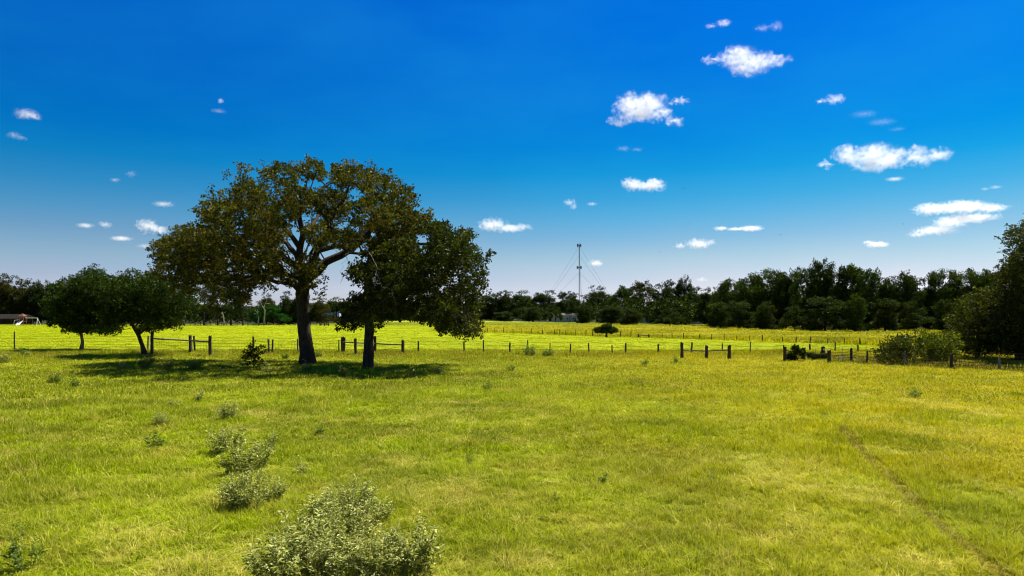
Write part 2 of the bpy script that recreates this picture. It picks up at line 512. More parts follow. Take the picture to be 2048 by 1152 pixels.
# ------------------------------------------------------------------ grass
def tuft(name, seed, n_blades, h, w, spread, segs, lean=0.5, heads=0.0):
    rng = np.random.default_rng(seed)
    V, Fc, T, D = [], [], [], []
    for b in range(n_blades):
        a = rng.uniform(0, 2 * math.pi)
        r = spread * math.sqrt(rng.uniform())
        ph = rng.uniform(0, 2 * math.pi)
        bx, by = r * math.cos(ph), r * math.sin(ph)
        hh = h * rng.uniform(0.45, 1.15)
        ln = lean * rng.uniform(0.2, 1.3)
        ww = w * rng.uniform(0.6, 1.3)
        fa = a + rng.uniform(-0.9, 0.9) + math.pi / 2
        sx, sy = math.cos(fa), math.sin(fa)
        tint = rng.uniform(); dry = 1.0 if rng.uniform() < 0.11 else 0.0
        base = len(V)
        for s in range(segs + 1):
            t = s / segs
            off = ln * hh * t * t * 1.2
            z = hh * (t - 0.35 * ln * t * t)
            px, py = bx + off * math.cos(a), by + off * math.sin(a)
            wd = ww * (1 - t) ** 0.6 * 0.5
            if s < segs:
                V += [(px - sx * wd, py - sy * wd, z), (px + sx * wd, py + sy * wd, z)]
                T += [tint, tint]; D += [dry, dry]
            else:
                V += [(px, py, z), (px + 1e-4, py, z)]
                T += [tint, tint]; D += [dry, dry]
        for s in range(segs):
            i = base + 2 * s
            Fc.append((i, i + 1, i + 3, i + 2))
    return np_mesh(name, np.array(V), np.array(Fc), False, {'tint': np.array(T), 'dry': np.array(D)})

def scatter(name, pts, rot, scl, var, protos, label=None, tilt=None):
    """one stuff object: points carrying instanced tufts"""
    me = bpy.data.meshes.new(name)
    me.vertices.add(len(pts))
    me.vertices.foreach_set('co', np.asarray(pts, dtype=np.float32).ravel())
    for an, ty, arr in (('rot', 'FLOAT_VECTOR', rot), ('scl', 'FLOAT_VECTOR', scl)):
        a = me.attributes.new(an, ty, 'POINT')
        a.data.foreach_set('vector', np.asarray(arr, dtype=np.float32).ravel())
    a = me.attributes.new('var', 'INT', 'POINT')
    a.data.foreach_set('value', np.asarray(var, dtype=np.int32))
    o = link(name, me)
    tag(o, kind='stuff', label=label, cat='grass')
    c = bpy.data.collections.new(name + '_tufts')
    for k, p in enumerate(protos):
        c.objects.link(bpy.data.objects.new('tuft_%02d' % k, p))
    ng = bpy.data.node_groups.new(name + '_scatter', 'GeometryNodeTree')
    ng.interface.new_socket('Geometry', in_out='INPUT', socket_type='NodeSocketGeometry')
    ng.interface.new_socket('Geometry', in_out='OUTPUT', socket_type='NodeSocketGeometry')
    gi = ng.nodes.new('NodeGroupInput'); go = ng.nodes.new('NodeGroupOutput')
    ip = ng.nodes.new('GeometryNodeInstanceOnPoints')
    ci = ng.nodes.new('GeometryNodeCollectionInfo')
    ci.inputs['Collection'].default_value = c
    ci.inputs['Separate Children'].default_value = True
    ci.inputs['Reset Children'].default_value = True
    def na(nm, ty):
        q = ng.nodes.new('GeometryNodeInputNamedAttribute'); q.data_type = ty
        q.inputs['Name'].default_value = nm
        return q.outputs['Attribute']
    ng.links.new(gi.outputs[0], ip.inputs['Points'])
    ng.links.new(ci.outputs[0], ip.inputs['Instance'])
    ip.inputs['Pick Instance'].default_value = True
    ng.links.new(na('var', 'INT'), ip.inputs['Instance Index'])
    ng.links.new(na('rot', 'FLOAT_VECTOR'), ip.inputs['Rotation'])
    ng.links.new(na('scl', 'FLOAT_VECTOR'), ip.inputs['Scale'])
    ng.links.new(ip.outputs[0], go.inputs[0])
    md = o.modifiers.new('scatter', 'NODES')
    md.node_group = ng
    return o

M_GRASS = grass_mat('grass_blades')
M_GRASSF = grass_mat('field_grass_blades', 0.95, 0.15)

# the old wheel rut on the right side of the pasture
def rut_dist(x, y):
    best = np.full(x.shape, 1e9)
    for a, b in zip(RUT[:-1], RUT[1:]):
        ab = b - a
        t = np.clip(((x - a[0]) * ab[0] + (y - a[1]) * ab[1]) / (ab @ ab), 0, 1)
        best = np.minimum(best, np.hypot(x - a[0] - t * ab[0], y - a[1] - t * ab[1]))
    return best

def wedge_points(rng, d0, d1, dens_fn, margin=0.10, side=3.0):
    """points inside the view wedge (widened), density falling with distance"""
    out = []
    edges = np.geomspace(d0, d1, 24)
    for a, b in zip(edges[:-1], edges[1:]):
        m = 0.74 + margin
        wid = (m * b + side)
        area = 2 * wid * (b - a)
        n = rng.poisson(area * dens_fn((a + b) / 2))
        y = rng.uniform(a, b, n); x = rng.uniform(-wid, wid, n)
        k = np.abs(x) < m * y + side
        out.append(np.stack([x[k], y[k]], 1))
    return np.vstack(out)

def grass_near():
    rng = np.random.default_rng(5)
    protos = [tuft('grass_tuft', 10 + k, 26, 0.20, 0.010, 0.10, 3, 0.75) for k in range(6)]
    protos += [tuft('grass_tuft', 30 + k, 26, 0.19, 0.018, 0.16, 2, 0.75) for k in range(5)]
    protos += [tuft('grass_tuft', 50 + k, 30, 0.18, 0.034, 0.34, 2, 0.7) for k in range(5)]
    for k in range(4):          # thin dry flower stalks standing above the blades
        q = tuft('stalks', 90 + k, 7, 0.42, 0.007, 0.16, 3, 0.35)
        q.attributes['dry'].data.foreach_set('value', np.ones(len(q.vertices), dtype=np.float32))
        protos.append(q)
    for k in range(3):          # flattened thatch
        q = tuft('thatch', 95 + k, 26, 0.20, 0.012, 0.18, 3, 1.9)
        q.attributes['dry'].data.foreach_set('value', (np.random.default_rng(k).uniform(size=len(q.vertices)) < .8).astype(np.float32))
        protos.append(q)
    for p in protos: p.materials.append(M_GRASS)
    P = wedge_points(rng, 5.5, 66, lambda d: min(95.0, 95 * (13.0 / d) ** 1.55))
    x, y = P[:, 0], P[:, 1]
    hgt = 0.38 + 0.8 * vnoise(x, y, 0.8, 3) * (0.4 + 1.1 * vnoise(x, y, 4.0, 4))
    rd = rut_dist(x, y)
    hgt *= np.clip(rd / 0.22, 0.5, 1) ** 0.8
    keep = (rd > 0.08) | (rng.uniform(size=len(x)) < 0.6)
    # bare-ish under the oaks
    x, y, hgt = x[keep], y[keep], hgt[keep]
    d = np.hypot(x, y)
    v = np.where(d < 17, rng.integers(0, 6, len(x)), np.where(d < 32, rng.integers(6, 11, len(x)), rng.integers(11, 16, len(x))))
    thf = vnoise(x, y, 0.9, 21) * 0.6 + vnoise(x, y, 3.5, 22) * 0.6
    u = rng.uniform(size=len(x))
    u = np.where(x > 4, 0.5 + (u - 0.5) * 0.93, u)
    v = np.where((u < 0.035 + 0.07 * (thf > .72)) & (d < 34), rng.integers(16, 20, len(x)), v)
    v = np.where((u > 0.96 - 0.28 * (thf > .80)) & (d < 34), rng.integers(20, 23, len(x)), v)
    z = gz(x, y) - 0.01
    s = rng.uniform(0.8, 1.25, len(x))
    strip = np.exp(-((y - 60) / 5.0) ** 2) * (0.5 + vnoise(x, y, 3.0, 9))
    zs = s * hgt * (1 + 1.1 * strip)
    fa, fb = at(1655, dist_of(725)), at(2260, dist_of(756))
    fl = math.hypot(fb.x - fa.x, fb.y - fa.y)
    sdv = ((x - fa.x) * -(fb.y - fa.y) + (y - fa.y) * (fb.x - fa.x)) / fl
    zs = zs * np.where((x > fa.x) & (sdv > -0.2) & (sdv < 2.5), 1.0 + 1.3 * vnoise(x, y, 1.1, 31), 1.0)
    rot = np.stack([rng.normal(0, 0.12, len(x)), rng.normal(0, 0.12, len(x)), rng.uniform(0, 6.28, len(x))], 1)
    scatter('pasture_grass', np.stack([x, y, z], 1), rot, np.stack([s, s, zs], 1), v, protos,
            'olive and lime pasture grass with straw patches in front of the wire fence')
    return len(x)
n1 = grass_near()

def grass_far():
    rng = np.random.default_rng(6)
    protos = [tuft('field_tuft', 70 + k, 34, 0.13, 0.07, 0.7, 1, 0.5) for k in range(4)]
    protos += [tuft('meadow_tuft', 80 + k, 44, 0.30, 0.075, 0.8, 2, 0.8) for k in range(4)]
    for p in protos: p.materials.append(M_GRASSF)
    P = wedge_points(rng, 64, 300, lambda d: 2.2 * (70.0 / d) ** 1.3, 0.06, 3)
    x, y = P[:, 0], P[:, 1]
    wa, wb = at(965, 418), at(1990, 152)
    keep = ~((((x - wa.x) * -(wb.y - wa.y) + (y - wa.y) * (wb.x - wa.x)) > 0) & (x > -18)) & ~((y > 236) & (x < -70))
    x, y = x[keep], y[keep]
    mead = in_meadow(x, y) | (y > 224)
    v = np.where(mead, rng.integers(4, 8, len(x)), rng.integers(0, 4, len(x)))
    s = rng.uniform(0.8, 1.4, len(x)) * np.clip(np.hypot(x, y) / 110, 0.7, 1.8)
    zs = rng.uniform(0.5, 1.3, len(x)) * np.where(mead, 0.4 + 1.2 * vnoise(x, y, 6.0, 5), 0.7)
    # taller, unmown line along the far fence
    dd = FF_B - FF_A
    L = math.hypot(dd.x, dd.y)
    sd_ = ((x - FF_A.x) * -dd.y + (y - FF_A.y) * dd.x) / L
    line = np.exp(-(sd_ / 1.8) ** 2) * (x > -18)
    zs *= 1 + 0.9 * line
    z = np.zeros(len(x)) + gz(x, y) - 0.02
    rot = np.stack([rng.normal(0, 0.08, len(x)), rng.normal(0, 0.08, len(x)), rng.uniform(0, 6.28, len(x))], 1)
    m = mead
    scatter('mown_field_grass', np.stack([x, y, z], 1)[~m], rot[~m], np.stack([s, s, zs], 1)[~m], v[~m], protos,
            'short bright lime grass of the mown field between the fences')
    scatter('meadow_grass', np.stack([x, y, z], 1)[m], rot[m], np.stack([s, s, zs], 1)[m], v[m], protos,
            'taller yellow green weedy meadow grass beyond the far fence')
    return len(x)
n2 = grass_far()
print('tufts', n1, n2)

# ------------------------------------------------------------------ tree machinery
def leaves_mesh(name, centres, rad, per, size, seed, elong=1.5, up=0.0, outward=None, droop=0.0):
    """clusters of small pointed leaves; centres (n,3), rad (n,) cluster radii"""
    rng = np.random.default_rng(seed)
    n = len(centres)
    C = np.repeat(centres, per, 0)
    rr = np.repeat(rad, per)
    g = rng.normal(size=(n * per, 3))
    g /= np.linalg.norm(g, axis=1)[:, None]
    rad_f = rng.uniform(0.25, 1.0, n * per) ** 0.6
    pos = C + g * (rr * rad_f)[:, None] * np.array([1, 1, 0.8])
    d = g * 0.8 + rng.normal(size=g.shape) * 0.6
    d[:, 2] += up - droop
    if outward is not None:
        d += np.repeat(outward, per, 0) * 0.6
    d /= np.linalg.norm(d, axis=1)[:, None]
    q = rng.normal(size=g.shape); q[:, 2] *= 0.5
    s = np.cross(d, q); s /= np.linalg.norm(s, axis=1)[:, None] + 1e-9
    nn = np.cross(s, d)
    L = size * rng.uniform(0.65, 1.35, n * per)[:, None]
    W = L / elong
    v0 = pos - d * L * 0.5
    v1 = pos + s * W * 0.5 + nn * L * 0.08
    v2 = pos + d * L * 0.5
    v3 = pos - s * W * 0.5 + nn * L * 0.08
    V = np.stack([v0, v1, v2, v3], 1).reshape(-1, 3)
    Fc = np.arange(n * per * 4).reshape(-1, 4)
    cl = np.repeat(rng.uniform(0, 1, n), per)
    t = np.clip(0.55 * rng.uniform(0, 1, n * per) + 0.45 * cl, 0, 1)
    return np_mesh(name, V, Fc, False, {'tint': np.repeat(t, 4)})

def lobes_clusters(lobes, spacing, seed, shell=0.55, bottom=None):
    """cluster centres inside a union of ellipsoid lobes (cx,cy,cz,rx,ry,rz), denser toward their skins"""
    rng = np.random.default_rng(seed)
    pts, outd = [], []
    for (cx, cy_, cz, rx, ry, rz) in lobes:
        vol = 4 / 3 * math.pi * rx * ry * rz
        n = max(4, int(vol / spacing ** 3 * 0.62))
        g = rng.normal(size=(n, 3)); g /= np.linalg.norm(g, axis=1)[:, None]
        r = shell + (1 - shell) * rng.uniform(0, 1, n)
        r *= 1 + rng.normal(0, 0.07, n)
        # ragged skin
        rag = 0.84 + 0.32 * vnoise(g[:, 0] * 3 + cx, g[:, 2] * 3 + g[:, 1] * 2 + cz, 0.9, int(seed) % 97)
        p = np.array([cx, cy_, cz]) + g * (r * rag)[:, None] * np.array([rx, ry, rz])
        pts.append(p); outd.append(g)
    pts = np.vstack(pts); outd = np.vstack(outd)
    if bottom is not None:
        k = pts[:, 2] > bottom
        pts, outd = pts[k], outd[k]
    return pts, outd

def grow(init, targets, seed, alpha=0.35, r_tip=0.012, jitter=0.12, min_r=None, pipe=2.3):
    """init: list of polylines [(x,y,z,r),...] (first = trunk). Returns nodes, parent, radius."""
    rng = np.random.default_rng(seed)
    nodes, par, plen, fixr = [], [], [], []
    def add(p, pa, rfix=0.0):
        nodes.append(np.array(p, float)); par.append(pa); fixr.append(rfix)
        plen.append(0.0 if pa < 0 else plen[pa] + np.linalg.norm(nodes[-1] - nodes[pa]))
        return len(nodes) - 1
    for poly in init:
        p0 = np.array(poly[0][:3])
        if not nodes:
            last = add(p0, -1, poly[0][3])
        else:
            A = np.array(nodes)
            last = int(np.argmin(((A - p0) ** 2).sum(1)))
        for (a, b) in zip(poly[:-1], poly[1:]):
            a3, b3 = np.array(a[:3]), np.array(b[:3])
            ln = np.linalg.norm(b3 - a3)
            k = max(1, int(ln / 0.6))
            for i in range(1, k + 1):
                t = i / k
                p = a3 * (1 - t) + b3 * t + rng.normal(0, 0.02 * ln / k + 0.01, 3) * (i < k)
                last = add(p, last, a[3] * (1 - t) + b[3] * t)
    cap = len(nodes) + len(targets) * 5 + 10
    A = np.zeros((cap, 3)); PL = np.zeros(cap)
    n = len(nodes)
    A[:n] = nodes; PL[:n] = plen
    start = 0
    # do not sprout from the lower trunk
    zmin = init[0][-1][2] * 0.55
    origin = np.array(init[0][-1][:3])
    order = np.argsort(((targets - origin) ** 2).sum(1))
    for ti in order:
        t = targets[ti]
        dd = np.sqrt(((A[:n] - t) ** 2).sum(1))
        cost = dd + alpha * PL[:n] + np.where(A[:n, 2] < zmin, 50.0, 0.0)
        # prefer branches that come from below/inside
        cost += np.clip(A[:n, 2] - t[2], 0, None) * 0.25
        j = int(np.argmin(cost))
        dist = dd[j]
        if dist < 0.05: continue
        k = min(5, max(1, int(dist / 0.7)))
        last = j
        p0 = A[j].copy()
        for i in range(1, k + 1):
            f = i / k
            p = p0 * (1 - f) + t * f
            if i < k:
                p = p + rng.normal(0, jitter * dist / k, 3)
                p[2] += math.sin(f * math.pi) * dist * 0.06
            par.append(last); fixr.append(0.0)
            A[n] = p; PL[n] = PL[last] + np.linalg.norm(p - A[last])
            last = n; n += 1
            if n >= cap - 6: break
        if n >= cap - 6: break
    A = A[:n]
    par = np.array(par[:n]); fixr = np.array(fixr[:n])
    acc = np.zeros(n)
    for i in range(n - 1, -1, -1):
        if acc[i] == 0: acc[i] = r_tip ** pipe
        if par[i] >= 0: acc[par[i]] += acc[i]
    rad = acc ** (1 / pipe)
    rad = np.where(fixr > 0, fixr, rad)
    for i in range(n):
        if par[i] >= 0: rad[i] = min(rad[i], rad[par[i]])
    return A, par, rad

def tubes(name, A, par, rad, seed=0, rough=0.10, flare=1.0, min_r=0.0):
    """chains of rings along the skeleton, thicker limbs get more sides"""
    rng = np.random.default_rng(seed)
    n = len(A)
    kids = [[] for _ in range(n)]
    for i in range(n):
        if par[i] >= 0: kids[par[i]].append(i)
    V, Fq = [], []
    nv = 0
    stack = [(-1, 0)]
    while stack:
        pa, st = stack.pop()
        chain = ([pa] if pa >= 0 else []) + [st]
        cur = st
        while kids[cur]:
            ks = sorted(kids[cur], key=lambda q: -rad[q])
            for q in ks[1:]: stack.append((cur, q))
            cur = ks[0]; chain.append(cur)
        if len(chain) < 2: continue
        r0 = rad[chain[1] if pa >= 0 else chain[0]]
        if r0 < min_r: continue
        sides = 12 if r0 > 0.2 else 7 if r0 > 0.06 else 4 if r0 > 0.02 else 3
        P = A[chain]
        T = np.gradient(P, axis=0)
        T /= np.linalg.norm(T, axis=1)[:, None] + 1e-9
        ref = np.array([0.0, 1.0, 0.1])
        prev = None
        for i, ci in enumerate(chain):
            r = rad[ci] if not (i == 0 and pa >= 0) else r0
            t = T[i]
            u = np.cross(t, ref if prev is None else prev)
            if np.linalg.norm(u) < 1e-3: u = np.cross(t, [1.0, 0, 0])
            u /= np.linalg.norm(u)
            w = np.cross(t, u)
            prev = -w if prev is None else prev
            an = np.arange(sides) / sides * 2 * math.pi
            rr = r * (1 + rng.normal(0, rough, sides) * (r0 > 0.05))
            ring = P[i] + np.cos(an)[:, None] * u * rr[:, None] + np.sin(an)[:, None] * w * rr[:, None]
            V.append(ring)
            if i:
                a0 = nv - sides
                for s in range(sides):
                    s2 = (s + 1) % sides
                    Fq.append((a0 + s, a0 + s2, nv + s2, nv + s))
            nv += sides
    return np_mesh(name, np.vstack(V), np.array(Fq), True)

def trunk_flare(poly):
    """widen the foot of a trunk into the ground"""
    x, y, z, r = poly[0]
    return [(x, y, z - 0.25, r * 1.55), (x, y, z + 0.15, r * 1.25)] + [(a, b, c, q) for a, b, c, q in poly if c > z + 0.3]

def px_poly(pts, d0, base):
    """polyline given as (x,y,depth offset, radius) in the photo -> local coordinates of the tree"""
    out = []
    for (x, y, dy, r) in pts:
        p = at(x, d0 + dy, y)
        out.append((p.x - base.x, p.y - base.y, p.z, r))
    return out

def px_lobes(lst, d0, base, depth, cx, half, seed, copies=3, drop=0.0):
    """lobes given in photo pixels, spread through the crown's depth so it is round, not flat"""
    rng = random.Random(seed)
    out = []
    k = d0 / F
    for it in lst:
        x, y, rx, ry = it[:4]
        u = min(0.95, abs(x - cx) / half)
        D = depth * math.sqrt(1 - u * u)
        small = rx < 30
        ncp = 1 if small else copies
        for c in range(ncp):
            if ncp == 1: dy = rng.uniform(-0.4, 0.4) * D
            else: dy = D * ((c / (ncp - 1)) * 1.5 - 0.75) + rng.uniform(-0.26, 0.26) * D
            sc_ = (d0 + dy) / d0
            if not small and rng.random() < drop: continue
            p = at(x + rng.uniform(-4, 4), d0 + dy, y)
            sh = 1.0 if abs(dy) < D * 0.5 else 0.93
            out.append((p.x - base.x, p.y - base.y, p.z, rx * k * sh * sc_, min(rx * k * 1.15, depth * 0.55), ry * k * sh * sc_))
    return out

def make_tree(name, base, lobes, polys, leafmat, label, cat='tree', group=None, spacing=0.42, per=14, leaf=0.11,
              crad=0.30, seed=1, shell=0.5, bark=None, bottom=0.3, alpha=0.3, r_tip=0.012, up=0.0, droop=0.0, frac=1.0, min_r=0.0, elong=1.5):
    root = empty(name, base)
    tag(root, label, cat, group)
    cen, outd = lobes_clusters(lobes, spacing, seed, shell, bottom)
    rng = np.random.default_rng(seed + 7)
    tg = cen if frac >= 1 else cen[rng.uniform(size=len(cen)) < frac]
    polys = [trunk_flare(polys[0])] + polys[1:]
    A, par, rad = grow(polys, tg, seed, alpha=alpha, r_tip=r_tip)
    link('trunk', tubes('trunk', A, par, rad, seed, min_r=min_r), bark or M_BARK, root)
    cr = crad * rng.uniform(0.65, 1.25, len(cen))
    link('crown', leaves_mesh('crown', cen, cr, per, leaf, seed + 3, up=up, outward=outd, droop=droop, elong=elong), leafmat, root)
    return root

# ------------------------------------------------------------------ the two oaks
def oak_a():
    d = dist_of(730); base = at(615, d); base.z = gzf(base.x, base.y)
    L = [(352, 505, 50, 42), (395, 485, 55, 45), (345, 545, 42, 28), (400, 545, 55, 34), (445, 430, 52, 42), (455, 500, 60, 50),
         (470, 570, 45, 30), (480, 598, 30, 18), (435, 590, 32, 20), (528, 572, 24, 18), (365, 575, 30, 18), (545, 545, 26, 20), (500, 395, 50, 42), (487, 345, 24, 14), (530, 460, 55, 48), (520, 535, 50, 40), (560, 352, 45, 32),
         (622, 342, 38, 26), (600, 400, 46, 36), (570, 425, 40, 36), (660, 410, 48, 42), (640, 470, 42, 34), (700, 352, 46, 32),
         (755, 375, 45, 36), (805, 395, 34, 34), (735, 430, 55, 45), (795, 450, 55, 50), (840, 445, 34, 34), (690, 480, 42, 30),
         (770, 500, 55, 42), (590, 548, 34, 28), (632, 562, 28, 24), (600, 575, 26, 18), (640, 585, 18, 14), (618, 530, 30, 26), (560, 570, 20, 18), (430, 385, 20, 12), (545, 505, 35, 30), (620, 335, 14, 14),
         (455, 350, 14, 8), (480, 330, 14, 9), (512, 345, 12, 10), (800, 530, 50, 45), (600, 520, 28, 22), (735, 335, 18, 14)]
    lobes = [(a, b, c, e * .95, f * .95, g * .95) for a, b, c, e, f, g in px_lobes(L, d, base, 7.5, 590, 310, 3, drop=0.09)]
    P = [px_poly([(615, 730, 0, .47), (612, 690, 0, .43), (607, 640, 0, .41), (604, 590, 0, .42), (608, 562, 0, .44)], d, base),
         px_poly([(608, 562, 0, .34), (636, 545, 0.3, .30), (652, 525, 0.5, .27), (682, 512, .8, .24), (715, 490, 1.0, .2), (750, 450, 1.5, .14), (775, 410, 1.5, .09)], d, base),
         px_poly([(608, 562, 0, .34), (598, 535, 0, .28), (600, 500, -0.5, .22), (606, 470, -0.8, .19), (598, 435, -1, .16), (604, 405, -1, .12), (590, 370, -1, .07)], d, base),
         px_poly([(608, 562, 0, .28), (628, 525, -.8, .22), (640, 485, -1.4, .18), (660, 440, -2.0, .14), (690, 400, -2.4, .09), (700, 365, -2.6, .05)], d, base),
         px_poly([(598, 535, 0, .24), (570, 520, .5, .19), (530, 495, .9, .15), (480, 485, 1.0, .12), (430, 480, 1.2, .09), (370, 500, 1.2, .05)], d, base),
         px_poly([(602, 500, -.5, .18), (580, 470, -1.5, .14), (545, 440, -2.2, .11), (500, 410, -2.4, .08), (460, 390, -2, .04)], d, base),
         px_poly([(600, 520, 0, .2), (575, 490, 2.5, .15), (520, 450, 4, .1), (470, 440, 4.5, .06)], d, base),
         px_poly([(682, 512, .8, .2), (720, 470, 3, .15), (770, 440, 4, .1), (820, 430, 4, .05)], d, base),
         px_poly([(606, 470, -.8, .14), (640, 430, 2, .1), (640, 380, 3, .06)], d, base),
         px_poly([(590, 560, 0.0, .14), (560, 540, -1.8, .10), (520, 560, -2.2, .06), (490, 590, -2.4, .03)], d, base),
         px_poly([(735, 480, 1, .1), (770, 495, -1.5, .08), (800, 520, -2, .04)], d, base)]
    make_tree('oak_tree', base, lobes, P, M_OAK, 'spreading oak with olive and rusty brown leaves, its thick trunk forking low',
              seed=11, spacing=0.42, per=17, leaf=0.135, crad=0.235, alpha=0.22, shell=0.45, frac=0.8, bottom=1.2)

def oak_b():
    d = dist_of(738); base = at(735, d); base.z = gzf(base.x, base.y)
    L = [(900, 500, 62, 50), (945, 545, 40, 48), (968, 515, 22, 18), (860, 550, 60, 60), (925, 600, 45, 50), (880, 620, 55, 45), (940, 650, 32, 32),
         (810, 560, 55, 50), (745, 555, 50, 38), (715, 545, 30, 26), (765, 600, 50, 34), (715, 610, 34, 28), (700, 650, 34, 18), (750, 645, 38, 22),
         (820, 620, 40, 30), (905, 660, 40, 20), (875, 460, 34, 26), (960, 580, 26, 26), (985, 510, 10, 8), (800, 500, 50, 40),
         (958, 672, 12, 12), (850, 645, 22, 14), (930, 475, 26, 20)]
    lobes = [(a, b, c, e * .92, f * .92, g * .9) for a, b, c, e, f, g in px_lobes(L, d, base, 5.0, 835, 175, 5, drop=0.05)]
    P = [px_poly([(735, 738, 0, .31), (737, 690, 0, .285), (738, 640, 0, .275), (737, 590, 0, .29), (736, 540, 0, .27)], d, base),
         px_poly([(737, 590, 0, .2), (770, 570, .6, .16), (810, 560, 1.0, .13), (860, 545, 1.2, .1), (910, 540, 1.2, .06)], d, base),
         px_poly([(736, 540, 0, .2), (760, 510, -.6, .16), (800, 490, -1, .12), (860, 490, -1.2, .08), (900, 480, -1.2, .04)], d, base),
         px_poly([(737, 570, 0, .15), (715, 545, -.5, .1), (700, 555, -.8, .05)], d, base),
         px_poly([(738, 620, 0, .13), (715, 620, -1.2, .08), (700, 640, -1.6, .04)], d, base),
         px_poly([(737, 600, 0, .14), (790, 600, -2, .1), (850, 615, -2.4, .07), (920, 630, -2.2, .04)], d, base),
         px_poly([(736, 540, 0, .2), (742, 500, 1.5, .14), (760, 480, 2.4, .08)], d, base)]
    make_tree('oak_tree', base, lobes, P, M_OAK2, 'dark green oak with straight trunk, its crown drooping almost to the grass on the right',
              seed=21, spacing=0.39, per=17, leaf=0.135, crad=0.24, alpha=0.25, shell=0.45, frac=0.7, bottom=1.1)
    root = [o for o in bpy.data.objects if o.name.startswith('oak_tree')][-1]
    rng = np.random.default_rng(8)
    def off(x, y, dy):
        q = at(x, d + dy, y); return (q.x - base.x, q.y - base.y, q.z)
    tg = np.array([off(x + rng.uniform(-7, 7), y + rng.uniform(-7, 7), -5.4 + rng.uniform(-.5, .5)) for _r in (0, 1, 2, 3) for x, y in ((757, 545), (765, 575), (775, 600), (790, 615), (785, 585), (800, 560), (812, 575), (770, 625), (750, 590), (792, 632), (760, 612))])
    A, par, rad = grow([[(*off(733, 500, -1.0), .035), (*off(742, 512, -3.5),   .028), (*off(752, 532, -5.0), .02)]], tg, 4, r_tip=0.004, alpha=0.1)
    link('dead_branch', tubes('dead_branch', A, par, rad, 5), M_POST_PALE, root)
    tg = np.array([off(x, y, -2.0 + rng.uniform(-.5, .5)) for x, y in ((683, 530), (680, 545), (686, 560), (692, 548), (681, 570), (697, 530))])
    A, par, rad = grow([[(*off(712, 500, -1.0), .05), (*off(690, 512, -2.0), .035)]], np.vstack([tg, tg + rng.normal(0, .15, tg.shape)]), 4, r_tip=0.006, alpha=0.1)
    link('dead_branch', tubes('dead_branch', A, par, rad, 5), M_BARK, root)
    return base, d
oak_a()
OB, OBd = oak_b()

# ------------------------------------------------------------------ smaller trees on the left
def small_trees():
    d = dist_of(713); base = at(290, d); base.z = gzf(base.x, base.y)
    L = [(262, 585, 42, 36), (310, 575, 42, 34), (345, 600, 46, 40), (385, 600, 26, 36), (300, 620, 45, 32), (245, 615, 36, 32), (265, 552, 20, 14),
         (335, 640, 36, 16), (230, 640, 24, 16), (345, 655, 20, 10), (385, 640, 14, 18), (240, 565, 26, 24), (300, 552, 26, 14), (236, 585, 32, 36), (228, 625, 30, 28), (220, 655, 24, 12), (300, 655, 34, 10), (370, 575, 20, 20)]
    P = [px_poly([(290, 713, 0, .2), (284, 690, 0, .17), (277, 670, 0, .15), (268, 655, 0, .13)], d, base),
         px_poly([(268, 655, 0, .1), (255, 630, .4, .07), (250, 600, .6, .05)], d, base),
         px_poly([(277, 670, 0, .1), (300, 650, -.5, .08), (320, 620, -.8, .05), (345, 600, -.8, .03)], d, base),
         px_poly([(272, 660, 0, .09), (285, 630, .8, .07), (300, 590, 1.0, .04)], d, base)]
    make_tree('small_tree', base, px_lobes(L, d, base, 2.6, 310, 100, 7), P, M_SMALL,
              'small broad tree with a leaning dark trunk beside the left rail brace', seed=31, spacing=0.40, per=16, leaf=0.14, crad=0.25, shell=0.35, frac=0.5, bottom=0.9)
    d = dist_of(701); base = at(163, d); base.z = gzf(base.x, base.y)
    L = [(188, 570, 38, 36), (150, 590, 44, 38), (122, 618, 36, 30), (175, 625, 50, 36), (215, 600, 34, 40), (140, 645, 36, 14), (190, 655, 36, 12), (190, 540, 14, 10),
         (205, 640, 34, 26), (225, 640, 34, 30), (228, 600, 30, 32), (160, 660, 30, 10), (120, 650, 26, 10), (215, 665, 22, 8), (105, 605, 24, 20), (105, 628, 20, 16), (228, 575, 24, 22), (160, 560, 26, 20)]
    P = [px_poly([(163, 701, 0, .15), (165, 685, 0, .13), (162, 668, 0, .12), (163, 650, 0, .11), (168, 625, 0, .09)], d, base),
         px_poly([(162, 665, 0, .08), (140, 640, .3, .06), (125, 620, .5, .03)], d, base),
         px_poly([(163, 650, 0, .08), (190, 620, -.6, .06), (205, 590, -.8, .03)], d, base)]
    make_tree('small_tree', base, px_lobes(L, d, base, 2.8, 160, 85, 8), P, M_SMALL,
              'small domed tree with a thin upright trunk at the wire fence, far left', seed=32, spacing=0.44, per=16, leaf=0.16, crad=0.28, shell=0.35, frac=0.5, bottom=0.75)
small_trees()

